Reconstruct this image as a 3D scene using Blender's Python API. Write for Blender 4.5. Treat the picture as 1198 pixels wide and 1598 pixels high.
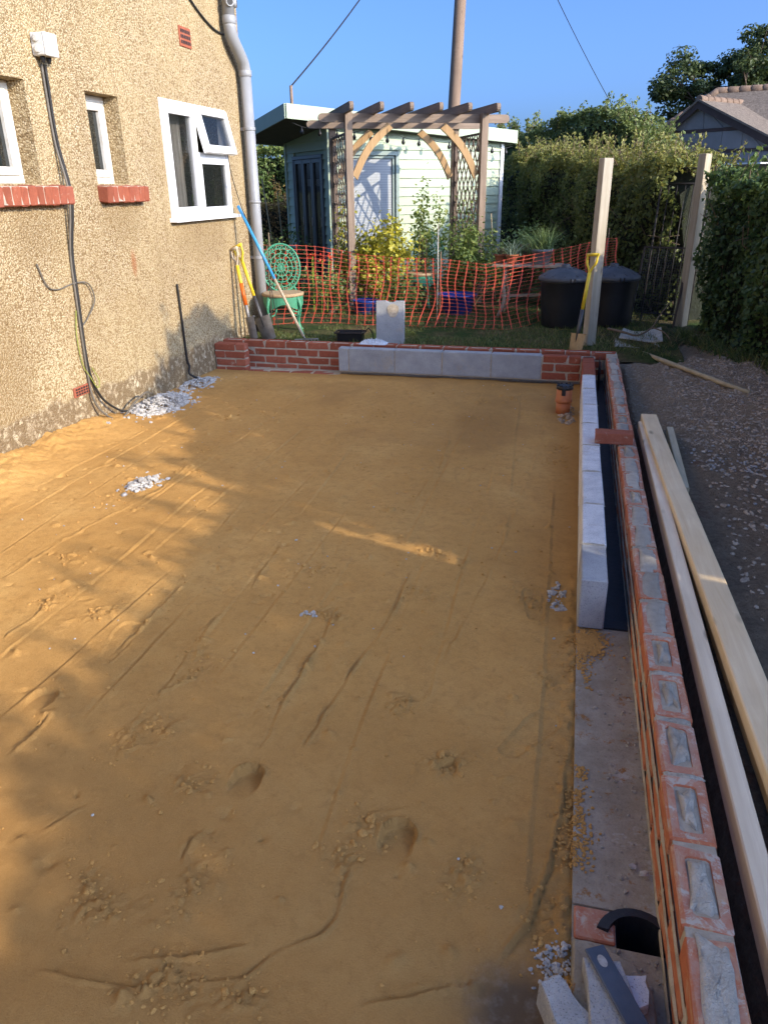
import bpy, math, random
import numpy as np
from mathutils import Vector, Matrix

for o in list(bpy.data.objects):
    bpy.data.objects.remove(o)
scene = bpy.context.scene
COL = scene.collection
PI = math.pi

# ------------------------------------------------------------------ camera
PIT, YAW, ROL = .4114, -.2453, -.0126
F = Vector((math.sin(YAW)*math.cos(PIT), math.cos(YAW)*math.cos(PIT), -math.sin(PIT)))
R = Vector((math.cos(YAW), -math.sin(YAW), 0))
U = R.cross(F)
c_, s_ = math.cos(ROL), math.sin(ROL)
R2 = R*c_ + U*s_
U2 = U*c_ - R*s_
cam = bpy.data.cameras.new('camera')
cam.sensor_fit = 'VERTICAL'
cam.sensor_height = 24.0
cam.lens = 24.0*1160/1598
cam.clip_start = .05
cam.clip_end = 2000
cam_o = bpy.data.objects.new('camera', cam)
COL.objects.link(cam_o)
m = Matrix((R2, U2, -F)).transposed().to_4x4()
m.translation = (-.4269, -6.0929, 1.3868)
cam_o.matrix_world = m
scene.camera = cam_o

# ------------------------------------------------------------------ light
SUN_EL = math.radians(22)
SUN_AZ = math.radians(90+21)            # clockwise from +Y
S = Vector((math.sin(SUN_AZ)*math.cos(SUN_EL), math.cos(SUN_AZ)*math.cos(SUN_EL), math.sin(SUN_EL)))
world = bpy.data.worlds.new('World')
scene.world = world
world.use_nodes = True
wn = world.node_tree
bg = wn.nodes['Background']
sky = wn.nodes.new('ShaderNodeTexSky')
sky.sky_type = 'NISHITA'
sky.sun_disc = False
sky.sun_elevation = SUN_EL
sky.sun_rotation = SUN_AZ
sky.altitude = 0
sky.air_density = .52
sky.dust_density = 3.9
sky.ozone_density = 7.8
wn.links.new(sky.outputs[0], bg.inputs[0])
bg.inputs[1].default_value = .15
sun = bpy.data.lights.new('sun', 'SUN')
sun.energy = 2.2
sun.angle = math.radians(.55)
sun.color = (1, .85, .64)
sun_o = bpy.data.objects.new('sun', sun)
COL.objects.link(sun_o)
sun_o.rotation_euler = S.to_track_quat('Z', 'Y').to_euler()
sun_o.location = S*30
scene.view_settings.view_transform = 'Standard'
scene.view_settings.look = 'None'
scene.view_settings.gamma = 1
scene.view_settings.use_curve_mapping = False
scene.view_settings.exposure = 1.42

# ------------------------------------------------------------------ materials
class NT:
    def __init__(s, name):
        s.m = bpy.data.materials.new(name)
        s.m.use_nodes = True
        s.t = s.m.node_tree
        s.b = s.t.nodes['Principled BSDF']
        s.out = s.t.nodes['Material Output']
        s.pos_ = None
    def n(s, typ, **kw):
        x = s.t.nodes.new(typ)
        for k, v in kw.items():
            if k in x.inputs.keys() if isinstance(k, str) else False:
                x.inputs[k].default_value = v
            else:
                setattr(x, k, v)
        return x
    def l(s, a, b): s.t.links.new(a, b)
    def pos(s):
        if s.pos_ is None:
            s.pos_ = s.t.nodes.new('ShaderNodeNewGeometry').outputs['Position']
        return s.pos_
    def noise(s, scale, detail=4, rough=.6, vec=None, stretch=None, dist=0):
        x = s.t.nodes.new('ShaderNodeTexNoise')
        x.inputs['Scale'].default_value = scale
        x.inputs['Detail'].default_value = detail
        x.inputs['Roughness'].default_value = rough
        x.inputs['Distortion'].default_value = dist
        v = vec or s.pos()
        if stretch:
            mp = s.t.nodes.new('ShaderNodeMapping')
            mp.inputs['Scale'].default_value = stretch
            s.l(v, mp.inputs[0]); v = mp.outputs[0]
        s.l(v, x.inputs['Vector'])
        return x.outputs['Fac']
    def voro(s, scale, feature='F1', out='Distance', vec=None, rnd=1):
        x = s.t.nodes.new('ShaderNodeTexVoronoi')
        x.feature = feature
        x.inputs['Scale'].default_value = scale
        x.inputs['Randomness'].default_value = rnd
        s.l(vec or s.pos(), x.inputs['Vector'])
        return x.outputs[out]
    def ramp(s, fac, stops, interp='LINEAR'):
        x = s.t.nodes.new('ShaderNodeValToRGB')
        x.color_ramp.interpolation = interp
        e = x.color_ramp.elements
        while len(e) < len(stops): e.new(.5)
        for i, (p, c) in enumerate(stops):
            e[i].position = p
            e[i].color = (*c, 1) if not isinstance(c, (int, float)) else (c, c, c, 1)
        s.l(fac, x.inputs[0])
        return x.outputs[0]
    def mix(s, fac, a, b, mode='MIX'):
        x = s.t.nodes.new('ShaderNodeMix')
        x.data_type = 'RGBA'; x.blend_type = mode
        for v, i in ((fac, 0), (a, 6), (b, 7)):
            if isinstance(v, (int, float)): x.inputs[i].default_value = v
            elif isinstance(v, tuple): x.inputs[i].default_value = (*v, 1)
            else: s.l(v, x.inputs[i])
        return x.outputs[2]
    def math(s, op, a, b=0.0, c=0.0, clamp=False):
        x = s.t.nodes.new('ShaderNodeMath'); x.operation = op; x.use_clamp = clamp
        for i, v in enumerate((a, b, c)):
            if isinstance(v, (int, float)): x.inputs[i].default_value = v
            else: s.l(v, x.inputs[i])
        return x.outputs[0]
    def sep(s, v=None):
        x = s.t.nodes.new('ShaderNodeSeparateXYZ'); s.l(v or s.pos(), x.inputs[0]); return x.outputs
    def attr(s, name):
        x = s.t.nodes.new('ShaderNodeAttribute'); x.attribute_name = name; return x.outputs['Fac']
    def rand(s):
        return s.t.nodes.new('ShaderNodeObjectInfo').outputs['Random']
    def bump(s, h, strength=.5, dist=.01):
        x = s.t.nodes.new('ShaderNodeBump')
        x.inputs['Strength'].default_value = strength
        x.inputs['Distance'].default_value = dist
        s.l(h, x.inputs['Height'])
        s.l(x.outputs[0], s.b.inputs['Normal'])
    def col(s, c):
        if isinstance(c, tuple): s.b.inputs['Base Color'].default_value = (*c, 1)
        else: s.l(c, s.b.inputs['Base Color'])
    def rough(s, r):
        if isinstance(r, (int, float)): s.b.inputs['Roughness'].default_value = r
        else: s.l(r, s.b.inputs['Roughness'])
    def spec(s, v): s.b.inputs['Specular IOR Level'].default_value = v

MAT = {}
def simple(name, c1, c2=None, scale=8, rough=.7, bump=.2, bscale=60, bdist=.004, metal=0, spec=.4, stretch=None, var=0):
    t = NT(name)
    c2 = c2 or tuple(x*.7 for x in c1)
    f = t.noise(scale, 5, .65, stretch=stretch)
    c = t.ramp(f, [(.3, c2), (.7, c1)])
    if var:
        r = t.rand()
        k = t.math('MULTIPLY_ADD', r, var*2, 1-var)
        cc = t.t.nodes.new('ShaderNodeCombineXYZ')
        for i in range(3): t.l(k, cc.inputs[i])
        c = t.mix(1.0, c, cc.outputs[0], 'MULTIPLY')
    t.col(c); t.rough(rough); t.spec(spec)
    t.b.inputs['Metallic'].default_value = metal
    if bump: t.bump(t.noise(bscale, 4, .6, stretch=stretch), bump, bdist)
    MAT[name] = t.m
    return t

# house pebble-dash render
t = NT('pebbledash')
x, y, z = t.sep()
v1 = t.voro(86, out='Color')
vd = t.voro(86)
cell = t.sep(v1)[0]
peb = t.ramp(cell, [(0, (.17, .115, .06)), (.2, (.31, .225, .12)), (.4, (.45, .345, .195)), (.75, (.53, .42, .25)), (1, (.63, .53, .36))])
gap = t.ramp(vd, [(.40, 0.), (.68, 1.)])
peb = t.mix(t.math('MULTIPLY', gap, .6), peb, (.20, .12, .05))
big = t.noise(1.3, 5, .65)
peb = t.mix(t.ramp(big, [(.42, 0.), (.7, .35)]), peb, (.56, .43, .22))
# pale bleached lower wall
lowm = t.math('MULTIPLY', t.ramp(t.math('MULTIPLY_ADD', t.noise(1.6, 4), .9, t.math('MULTIPLY', z, -.55)), [(.12, 0.), (.42, 1.)]), .55)
peb = t.mix(lowm, peb, t.mix(t.ramp(cell, [(.25, 0.), (.6, 1.)]), (.36, .265, .13), (.64, .54, .34)))
# brown weather stains (below the sills, and at the near end)
def blob(cy, cz, ry, rz):
    a = t.math('DIVIDE', t.math('SUBTRACT', y, cy), ry); b = t.math('DIVIDE', t.math('SUBTRACT', z, cz), rz)
    d = t.math('ADD', t.math('MULTIPLY', a, a), t.math('MULTIPLY', b, b))
    return t.math('SUBTRACT', 1.15, t.math('ADD', d, t.math('MULTIPLY', t.noise(5, 4), .6)), clamp=True)
st = t.math('MAXIMUM', blob(-1.62, 1.15, .42, .3), blob(-.62, 1.18, .38, .26))
st = t.math('MAXIMUM', st, blob(-2.15, .3, .35, .7))
st = t.math('MAXIMUM', st, blob(.7, .98, .65, .3))
peb = t.mix(t.math('MULTIPLY', st, .55), peb, (.25, .17, .08))
pat = t.ramp(t.noise(.9, 5, .7, stretch=(1, 1, .7)), [(.42, 0.), (.66, .55)])
peb = t.mix(pat, peb, t.mix(.5, peb, (.24, .165, .085)))
strk = t.ramp(t.noise(1., 4, .6, stretch=(1, 9, .5)), [(.55, 0.), (.72, .4)])
peb = t.mix(strk, peb, (.27, .19, .10))
# rust streak
rs = blob(-.55, .86, .05, .13)
peb = t.mix(t.math('MULTIPLY', rs, .8), peb, (.33, .10, .03))
# cement plinth band with worn white patches
pl = t.math('ADD', z, t.math('MULTIPLY_ADD', t.noise(4.5, 5), .22, -.13))
plm = t.ramp(pl, [(-.0, 1.), (.035, 0.)])
cem = t.mix(t.ramp(t.noise(22, 6, .75), [(.50, 0.), (.62, 1.)]), (.24, .175, .10), (.55, .46, .31))
cem = t.mix(t.ramp(t.noise(7, 5, .7), [(.60, 0.), (.66, 1.)]), cem, (.70, .62, .44))
t.col(t.mix(plm, peb, cem)); t.rough(.95); t.spec(.15)
hh = t.math('MULTIPLY_ADD', vd, -1., t.math('MULTIPLY', t.noise(160, 3), .5))
t.bump(hh, .9, .012)
MAT['pebbledash'] = t.m

# sand
t = NT('sand')
n1 = t.noise(1.7, 5, .6); n2 = t.noise(14, 6, .7); n3 = t.noise(300, 3, .8)
c = t.ramp(n1, [(.3, (.51, .275, .080)), (.52, (.585, .325, .10)), (.72, (.65, .385, .13))])
c = t.mix(t.ramp(n2, [(.45, 0.), (.75, .5)]), c, (.44, .225, .06))
c = t.mix(t.ramp(n3, [(.35, .35), (.5, 0.), (.65, .35)]), c, t.mix(t.ramp(n3, [(.45, 0.), (.55, 1.)]), (.36, .19, .05), (.78, .53, .20)))
mot = t.ramp(t.noise(26, 6, .8, dist=.4), [(.50, 0.), (.66, .6)])
c = t.mix(mot, c, (.40, .215, .066))
clod = t.ramp(t.noise(95, 4, .8), [(.60, 0.), (.70, .7)])
c = t.mix(clod, c, (.33, .175, .055))
damp = t.attr('damp')
c = t.mix(t.math('MULTIPLY', damp, .9), c, (.355, .19, .062))
cemd = t.attr('cement')
c = t.mix(t.math('MULTIPLY', cemd, .8), c, t.mix(t.ramp(t.noise(35, 5), [(.5, 0.), (.75, 1.)]), (.13, .105, .08), (.26, .24, .21)))
t.col(c); t.rough(.92); t.spec(.2)
t.bump(t.math('ADD', t.math('MULTIPLY', t.noise(260, 4, .8), 1.6), t.math('MULTIPLY', t.noise(60, 5, .75), 1.4)), .6, .007)
MAT['sand'] = t.m

# bricks
t = NT('brick_red')
r = t.rand()
c = t.ramp(r, [(0, (.25, .075, .042)), (.35, (.33, .10, .055)), (.7, (.29, .085, .05)), (1, (.37, .125, .075))])
n = t.noise(38, 6, .7)
c = t.mix(t.ramp(n, [(.42, 0.), (.75, .5)]), c, (.17, .05, .033))
sm = t.noise(13, 6, .75, dist=.6)
c = t.mix(t.ramp(sm, [(.60, 0.), (.70, .55)]), c, (.52, .44, .34))
t.col(c); t.rough(.9); t.spec(.2); t.bump(t.noise(120, 5, .7), .45, .004)
MAT['brick_red'] = t.m
t = NT('brick_orange')
r = t.rand()
c = t.ramp(r, [(0, (.42, .135, .065)), (.5, (.50, .165, .08)), (1, (.46, .16, .09))])
n = t.noise(30, 6, .7)
c = t.mix(t.ramp(n, [(.45, 0.), (.8, .5)]), c, (.30, .085, .045))
sm = t.noise(9, 6, .75, stretch=(2.5, 1, 3.5), dist=.8)
c = t.mix(t.ramp(sm, [(.52, 0.), (.64, .7)]), c, (.55, .42, .26))
nz = t.sep(t.t.nodes.new('ShaderNodeNewGeometry').outputs['Normal'])[2]
dust = t.math('MULTIPLY', t.ramp(nz, [(.6, 0.), (.9, 1.)]), t.ramp(t.noise(24, 5, .75), [(.38, .15), (.66, .85)]))
c = t.mix(dust, c, (.46, .29, .22))
c = t.mix(t.math('MULTIPLY', t.ramp(nz, [(.6, 0.), (.9, 1.)]), t.ramp(t.noise(17, 6, .8, dist=.7), [(.52, 0.), (.60, .85)])), c, (.50, .455, .385))
t.col(c); t.rough(.9); t.spec(.2); t.bump(t.noise(120, 5, .7), .45, .004)
MAT['brick_orange'] = t.m
simple('mortar', (.50, .44, .35), (.33, .28, .21), 25, .95, .7, 130, .006)
simple('mortar_grey', (.56, .525, .455), (.41, .375, .315), 30, .95, 1., 170, .010, var=.18)
_t = simple('block_grey', (.40, .425, .455), (.27, .29, .315), 6, .92, .6, 190, .004, var=.08)
_p = _t.ramp(_t.noise(240, 3, .8), [(.34, 1.), (.42, 0.)]); _c = _t.b.inputs['Base Color'].links[0].from_socket
_st = _t.ramp(_t.noise(4.5, 5, .75), [(.56, 0.), (.72, .55)])
_t.col(_t.mix(_p, _t.mix(_st, _c, (.40, .34, .25)), (.12, .12, .12)))
_t = simple('block_pale', (.80, .81, .82), (.58, .60, .63), 11, .92, .6, 170, .005, var=.08)
_p = _t.ramp(_t.noise(240, 3, .8), [(.34, 1.), (.42, 0.)]); _c = _t.b.inputs['Base Color'].links[0].from_socket
_st = _t.ramp(_t.noise(4.5, 5, .75), [(.56, 0.), (.72, .55)])
_t.col(_t.mix(_p, _t.mix(_st, _c, (.40, .34, .25)), (.12, .12, .12)))
t = NT('footing')
n = t.noise(7, 6, .7)
c = t.ramp(n, [(.3, (.28, .245, .185)), (.5, (.37, .33, .26)), (.72, (.48, .435, .36))])
c = t.mix(t.ramp(t.noise(90, 4, .7), [(.55, 0.), (.75, .6)]), c, (.16, .12, .09))
c = t.mix(t.ramp(t.noise(5, 5, .75), [(.58, 0.), (.66, .8)]), c, (.50, .49, .46))
sx = t.sep()[0]
edge = t.math('ADD', t.ramp(sx, [(0, 0.), (1, 0.)]), 0.)
c = t.mix(t.ramp(t.noise(11, 6, .8), [(.57, 0.), (.64, .85)]), c, (.33, .155, .04))
t.col(c); t.rough(.95); t.spec(.15); t.bump(t.noise(140, 5, .75), .8, .006)
MAT['footing'] = t.m
simple('membrane', (.018, .022, .03), (.01, .012, .016), 20, .55, .4, 40, .006)
_t = simple('concrete', (.50, .50, .49), (.30, .30, .295), 14, .95, .9, 110, .008)
_p = _t.ramp(_t.noise(240, 3, .8), [(.34, 1.), (.42, 0.)]); _c = _t.b.inputs['Base Color'].links[0].from_socket
_st = _t.ramp(_t.noise(4.5, 5, .75), [(.56, 0.), (.72, .55)])
_t.col(_t.mix(_p, _t.mix(_st, _c, (.40, .34, .25)), (.12, .12, .12)))
simple('slate_strap', (.085, .105, .14), (.05, .062, .085), 12, .5, .4, 80, .003)
simple('terracotta_pipe', (.48, .17, .07), (.40, .135, .055), 10, .5, .1)
simple('terracotta', (.42, .15, .07), (.30, .10, .05), 14, .85, .4)
simple('black_plastic', (.016, .017, .02), (.01, .01, .012), 10, .42, .1, spec=.5)
simple('bin_lid', (.085, .09, .10), (.05, .055, .062), 10, .5, .15)
simple('pipe_grey', (.30, .305, .31), (.25, .255, .26), 6, .38, .05, spec=.5)
simple('upvc', (.82, .82, .80), (.76, .76, .74), 5, .35, .02, spec=.5)
simple('upvc_dirty', (.74, .72, .66), (.55, .51, .43), 14, .5, .1)
simple('gasket', (.02, .02, .02), (.015, .015, .015), 5, .6, 0)
simple('box_white', (.66, .66, .62), (.56, .56, .53), 8, .45, .05)
simple('cable_black', (.02, .019, .018), (.012, .012, .012), 8, .6, .1)
simple('cable_green', (.30, .32, .06), (.22, .25, .05), 8, .6, .1)
simple('cable_grey', (.16, .14, .11), (.11, .1, .08), 8, .6, .1)
# timber
def timber(name, c1, c2, knots=True, sc=1.0, rough=.8, axis=1):
    t = NT(name)
    tc = t.t.nodes.new('ShaderNodeTexCoord').outputs['Object']
    st_ = [26*sc, 26*sc, 26*sc]; st_[axis] = 1.6*sc
    g = t.noise(1., 6, .65, vec=tc, stretch=tuple(st_), dist=.8)
    g2 = t.noise(2.2, 4, .6, vec=tc)
    c = t.ramp(g, [(.3, c2), (.5, tuple((a+b)/2 for a, b in zip(c1, c2))), (.68, c1)])
    c = t.mix(t.ramp(g2, [(.45, 0.), (.8, .45)]), c, tuple(x*.72 for x in c2))
    if knots:
        st2 = [9, 9, 9]; st2[axis] = 3.0
        mp = t.t.nodes.new('ShaderNodeMapping'); mp.inputs['Scale'].default_value = st2
        t.l(tc, mp.inputs[0])
        vv = t.voro(1.0, vec=mp.outputs[0])
        c = t.mix(t.ramp(vv, [(.06, .85), (.16, 0.)]), c, tuple(x*.42 for x in c2))
    t.col(c); t.rough(rough); t.spec(.25)
    t.bump(g, .35, .004)
    MAT[name] = t.m
timber('timber_pale', (.88, .73, .49), (.74, .56, .33))
timber('timber_orange', (.66, .45, .22), (.52, .32, .13))
timber('timber_grey', (.86, .75, .57), (.70, .58, .41))
timber('timber_green', (.72, .60, .40), (.56, .45, .28))
timber('post_pale', (.47, .42, .33), (.33, .285, .21), axis=2)
timber('post_tan', (.46, .395, .29), (.33, .27, .18), axis=2)
timber('pergola_brown', (0.3, 0.225, 0.165), (0.19, 0.14, 0.1), axis=2)
timber('pergola_beam', (0.29, 0.22, 0.165), (0.18, 0.135, 0.1), axis=0)
timber('pergola_rafter', (0.28, 0.21, 0.155), (0.17, 0.125, 0.092), axis=1)
timber('pergola_orange', (0.43, 0.28, 0.14), (0.33, 0.205, 0.095), axis=2)
timber('pole_wood', (.27, .19, .135), (.17, .115, .08), axis=2, sc=.5)
timber('handle_wood', (.56, .47, .34), (.42, .33, .22), axis=2, knots=False)
timber('old_wood', (.40, .33, .25), (.26, .21, .15), axis=0)
simple('lattice_wood', (.16, .115, .085), (.11, .08, .06), 20, .85, .3)
# shed paints
simple('shed_green', (.42, .50, .355), (.37, .445, .315), 3, .6, .1, 40, .002, var=.04)
simple('shed_green_trim', (.37, .44, .315), (.33, .40, .285), 4, .55, .05)
simple('shed_roof', (.13, .13, .13), (.09, .09, .09), 6, .9, .3)
simple('soffit', (.16, .15, .14), (.12, .11, .105), 6, .8, .1)
simple('door_grey', (.075, .085, .09), (.06, .068, .072), 6, .4, .03)
simple('window_grey', (.24, .31, .29), (.21, .275, .26), 6, .5, .03)
t = NT('blind'); zz = t.sep()[2]
wv = t.math('SINE', t.math('MULTIPLY', zz, 2*PI/.035))
t.col(t.mix(t.math('MULTIPLY_ADD', wv, .5, .5), (.26, .29, .32), (.34, .37, .40))); t.rough(.6)
MAT['blind'] = t.m
simple('curtain', (.66, .62, .54), (.45, .42, .36), 12, .9, .3, stretch=(6, 6, .3))
simple('room_dark', (.05, .045, .04), (.03, .028, .025), 3, .9, 0)
simple('teal_paint', (.14, .30, .27), (.11, .24, .22), 8, .6, .1)
simple('bottle_green', (.33, .42, .05), (.28, .36, .05), 8, .4, 0)
t = NT('glass')
t.col((.02, .024, .022)); t.rough(.03); t.b.inputs['Metallic'].default_value = 0
t.b.inputs['Specular IOR Level'].default_value = .9
t.b.inputs['Alpha'].default_value = .35
MAT['glass'] = t.m
t = NT('glass_dark')
t.col((.012, .016, .016)); t.rough(.04); t.spec(1.0)
MAT['glass_dark'] = t.m
# garden
simple('soil', (.115, .075, .048), (.06, .038, .024), 9, .97, 1., 60, .02)
t = NT('yard_soil')
n = t.noise(2.2, 6, .7); n2 = t.noise(28, 6, .8); n3 = t.noise(85, 4, .8)
yy = t.sep()[1]
far = t.ramp(t.math('MULTIPLY_ADD', yy, .3, t.math('MULTIPLY_ADD', n, 1.2, .35)), [(.35, 0.), (.75, 1.)])
c = t.mix(far, t.ramp(n2, [(.3, (.19, .135, .09)), (.7, (.42, .32, .22))]), t.ramp(n2, [(.3, (.29, .205, .13)), (.7, (.50, .38, .25))]))
c = t.mix(t.ramp(n3, [(.60, 0.), (.72, .75)]), c, (.46, .40, .33))
c = t.mix(t.ramp(t.noise(5, 4), [(.62, 0.), (.72, .4)]), c, (.20, .065, .035))
t.col(c); t.rough(.96); t.spec(.15); t.bump(t.math('ADD', n2, t.math('MULTIPLY', n3, .7)), 1., .035)
MAT['yard_soil'] = t.m
t = NT('lawn')
n = t.noise(1.6, 5, .7); n2 = t.noise(40, 5, .8)
c = t.mix(t.ramp(n, [(.42, 0.), (.62, 1.)]), t.ramp(n2, [(.3, (.022, .042, .012)), (.7, (.065, .10, .028))]), t.ramp(n2, [(.3, (.10, .072, .035)), (.7, (.20, .15, .075))]))
t.col(c); t.rough(.97); t.spec(.1); t.bump(n2, .9, .03)
MAT['lawn'] = t.m
simple('far_field', (.10, .12, .045), (.07, .09, .035), .05, .95, 0)
simple('stone_white', (.60, .59, .565), (.27, .25, .22), 60, .9, .5, 120, .004)
simple('stone_chip', (.50, .48, .45), (.28, .26, .24), 18, .9, .5, 120, .004)
simple('stone_mixed', (.52, .43, .33), (.28, .21, .15), 14, .92, .5, 120, .004)
simple('sheet_white', (.60, .57, .49), (.40, .36, .28), 9, .7, .2)
simple('plastic_wrap', (.60, .66, .74), (.48, .54, .62), 9, .18, .6, 40, .02, spec=.7)
simple('chair_green', (.07, .30, .17), (.05, .22, .125), 12, .45, .15)
simple('chair_seat', (.42, .30, .17), (.32, .22, .12), 12, .8, .2)
simple('net_orange', (.62, .105, .06), (.52, .085, .05), 5, .5, 0)
simple('steel_tool', (.34, .33, .31), (.22, .20, .18), 18, .5, .2, metal=.5)
simple('steel_dark', (.10, .10, .10), (.07, .07, .07), 14, .5, .2, metal=.4)
simple('steel_sandy', (.48, .33, .16), (.36, .24, .11), 18, .85, .3)
simple('yellow_plastic', (.72, .52, .03), (.62, .44, .03), 8, .4, .05)
simple('orange_plastic', (.75, .15, .015), (.66, .12, .012), 8, .4, .05)
simple('blue_paint', (.05, .29, .56), (.04, .24, .48), 8, .4, .05)
simple('blue_plastic', (.02, .06, .30), (.015, .045, .24), 8, .35, .05)
simple('pot_grey', (.19, .20, .21), (.14, .15, .16), 10, .7, .2)
simple('iron_black', (.02, .02, .02), (.035, .025, .02), 20, .6, .3)
simple('bulb_dark', (.02, .02, .02), (.02, .02, .02), 5, .3, 0)
simple('bark', (.13, .095, .065), (.075, .055, .04), 14, .95, .9, 30, .02, stretch=(1, 1, .25))
simple('twig', (.22, .16, .10), (.13, .09, .055), 14, .9, .4)
simple('cane', (.50, .40, .24), (.36, .28, .16), 14, .8, .2)
simple('gable_block', (.27, .25, .235), (.22, .205, .19), 2, .9, .2, var=.06)
simple('gable_band', (.10, .062, .05), (.075, .048, .04), 5, .9, .2)
simple('verge_board', (.075, .05, .042), (.055, .036, .03), 5, .8, .1)
t = NT('roof_tiles')
n = t.noise(9, 5, .75); n2 = t.noise(1.2, 4)
c = t.ramp(n, [(.3, (.11, .085, .065)), (.55, (.20, .16, .125)), (.75, (.30, .245, .185))])
t.col(c); t.rough(.95); t.bump(n, .8, .03)
MAT['roof_tiles'] = t.m
simple('ridge_tile', (.25, .175, .125), (.16, .105, .075), 9, .95, .4, var=.2)
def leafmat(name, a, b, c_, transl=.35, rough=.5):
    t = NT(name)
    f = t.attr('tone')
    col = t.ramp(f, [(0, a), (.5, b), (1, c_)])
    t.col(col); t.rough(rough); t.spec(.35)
    tr = t.t.nodes.new('ShaderNodeBsdfTranslucent')
    hs = t.mix(1.0, col, (1.0, 1.0, .55), 'MULTIPLY')
    br = t.t.nodes.new('ShaderNodeBrightContrast'); br.inputs[1].default_value = .02
    t.l(hs, br.inputs[0]); t.l(br.outputs[0], tr.inputs[0])
    ms = t.t.nodes.new('ShaderNodeMixShader'); ms.inputs[0].default_value = transl
    t.l(t.b.outputs[0], ms.inputs[1]); t.l(tr.outputs[0], ms.inputs[2])
    t.l(ms.outputs[0], t.out.inputs[0])
    MAT[name] = t.m
leafmat('leaf_ivy', (0.038, 0.068, 0.021), (0.075, 0.128, 0.036), (0.150, 0.210, 0.060))
leafmat('leaf_hedge', (.075, .105, .03), (.15, .18, .048), (.31, .29, .08))
leafmat('leaf_bush', (0.072, 0.104, 0.035), (0.136, 0.184, 0.061), (0.256, 0.296, 0.096))
leafmat('leaf_oak', (0.039, 0.058, 0.019), (0.072, 0.104, 0.033), (0.130, 0.156, 0.052))
leafmat('leaf_yellow', (0.163, 0.188, 0.037), (0.375, 0.362, 0.050), (0.650, 0.550, 0.062))
leafmat('leaf_rose', (0.085, 0.136, 0.037), (0.153, 0.221, 0.060), (0.323, 0.357, 0.102))
leafmat('leaf_brown', (0.128, 0.080, 0.035), (0.240, 0.144, 0.056), (0.320, 0.240, 0.080))
leafmat('leaf_pot', (0.078, 0.130, 0.052), (0.156, 0.234, 0.091), (0.286, 0.364, 0.156))
leafmat('leaf_aloe', (.22, .30, .22), (.28, .36, .27), (.36, .42, .32))
leafmat('grass', (0.053, 0.083, 0.022), (0.105, 0.150, 0.039), (0.255, 0.240, 0.090))
leafmat('dry_grass', (.16, .12, .05), (.27, .21, .10), (.38, .31, .17))
leafmat('petal_red', (.55, .03, .015), (.70, .06, .02), (.80, .14, .03))
simple('hedge_core', (.022, .026, .012), (.012, .014, .008), 10, 1., .5, 30, .03)

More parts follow.
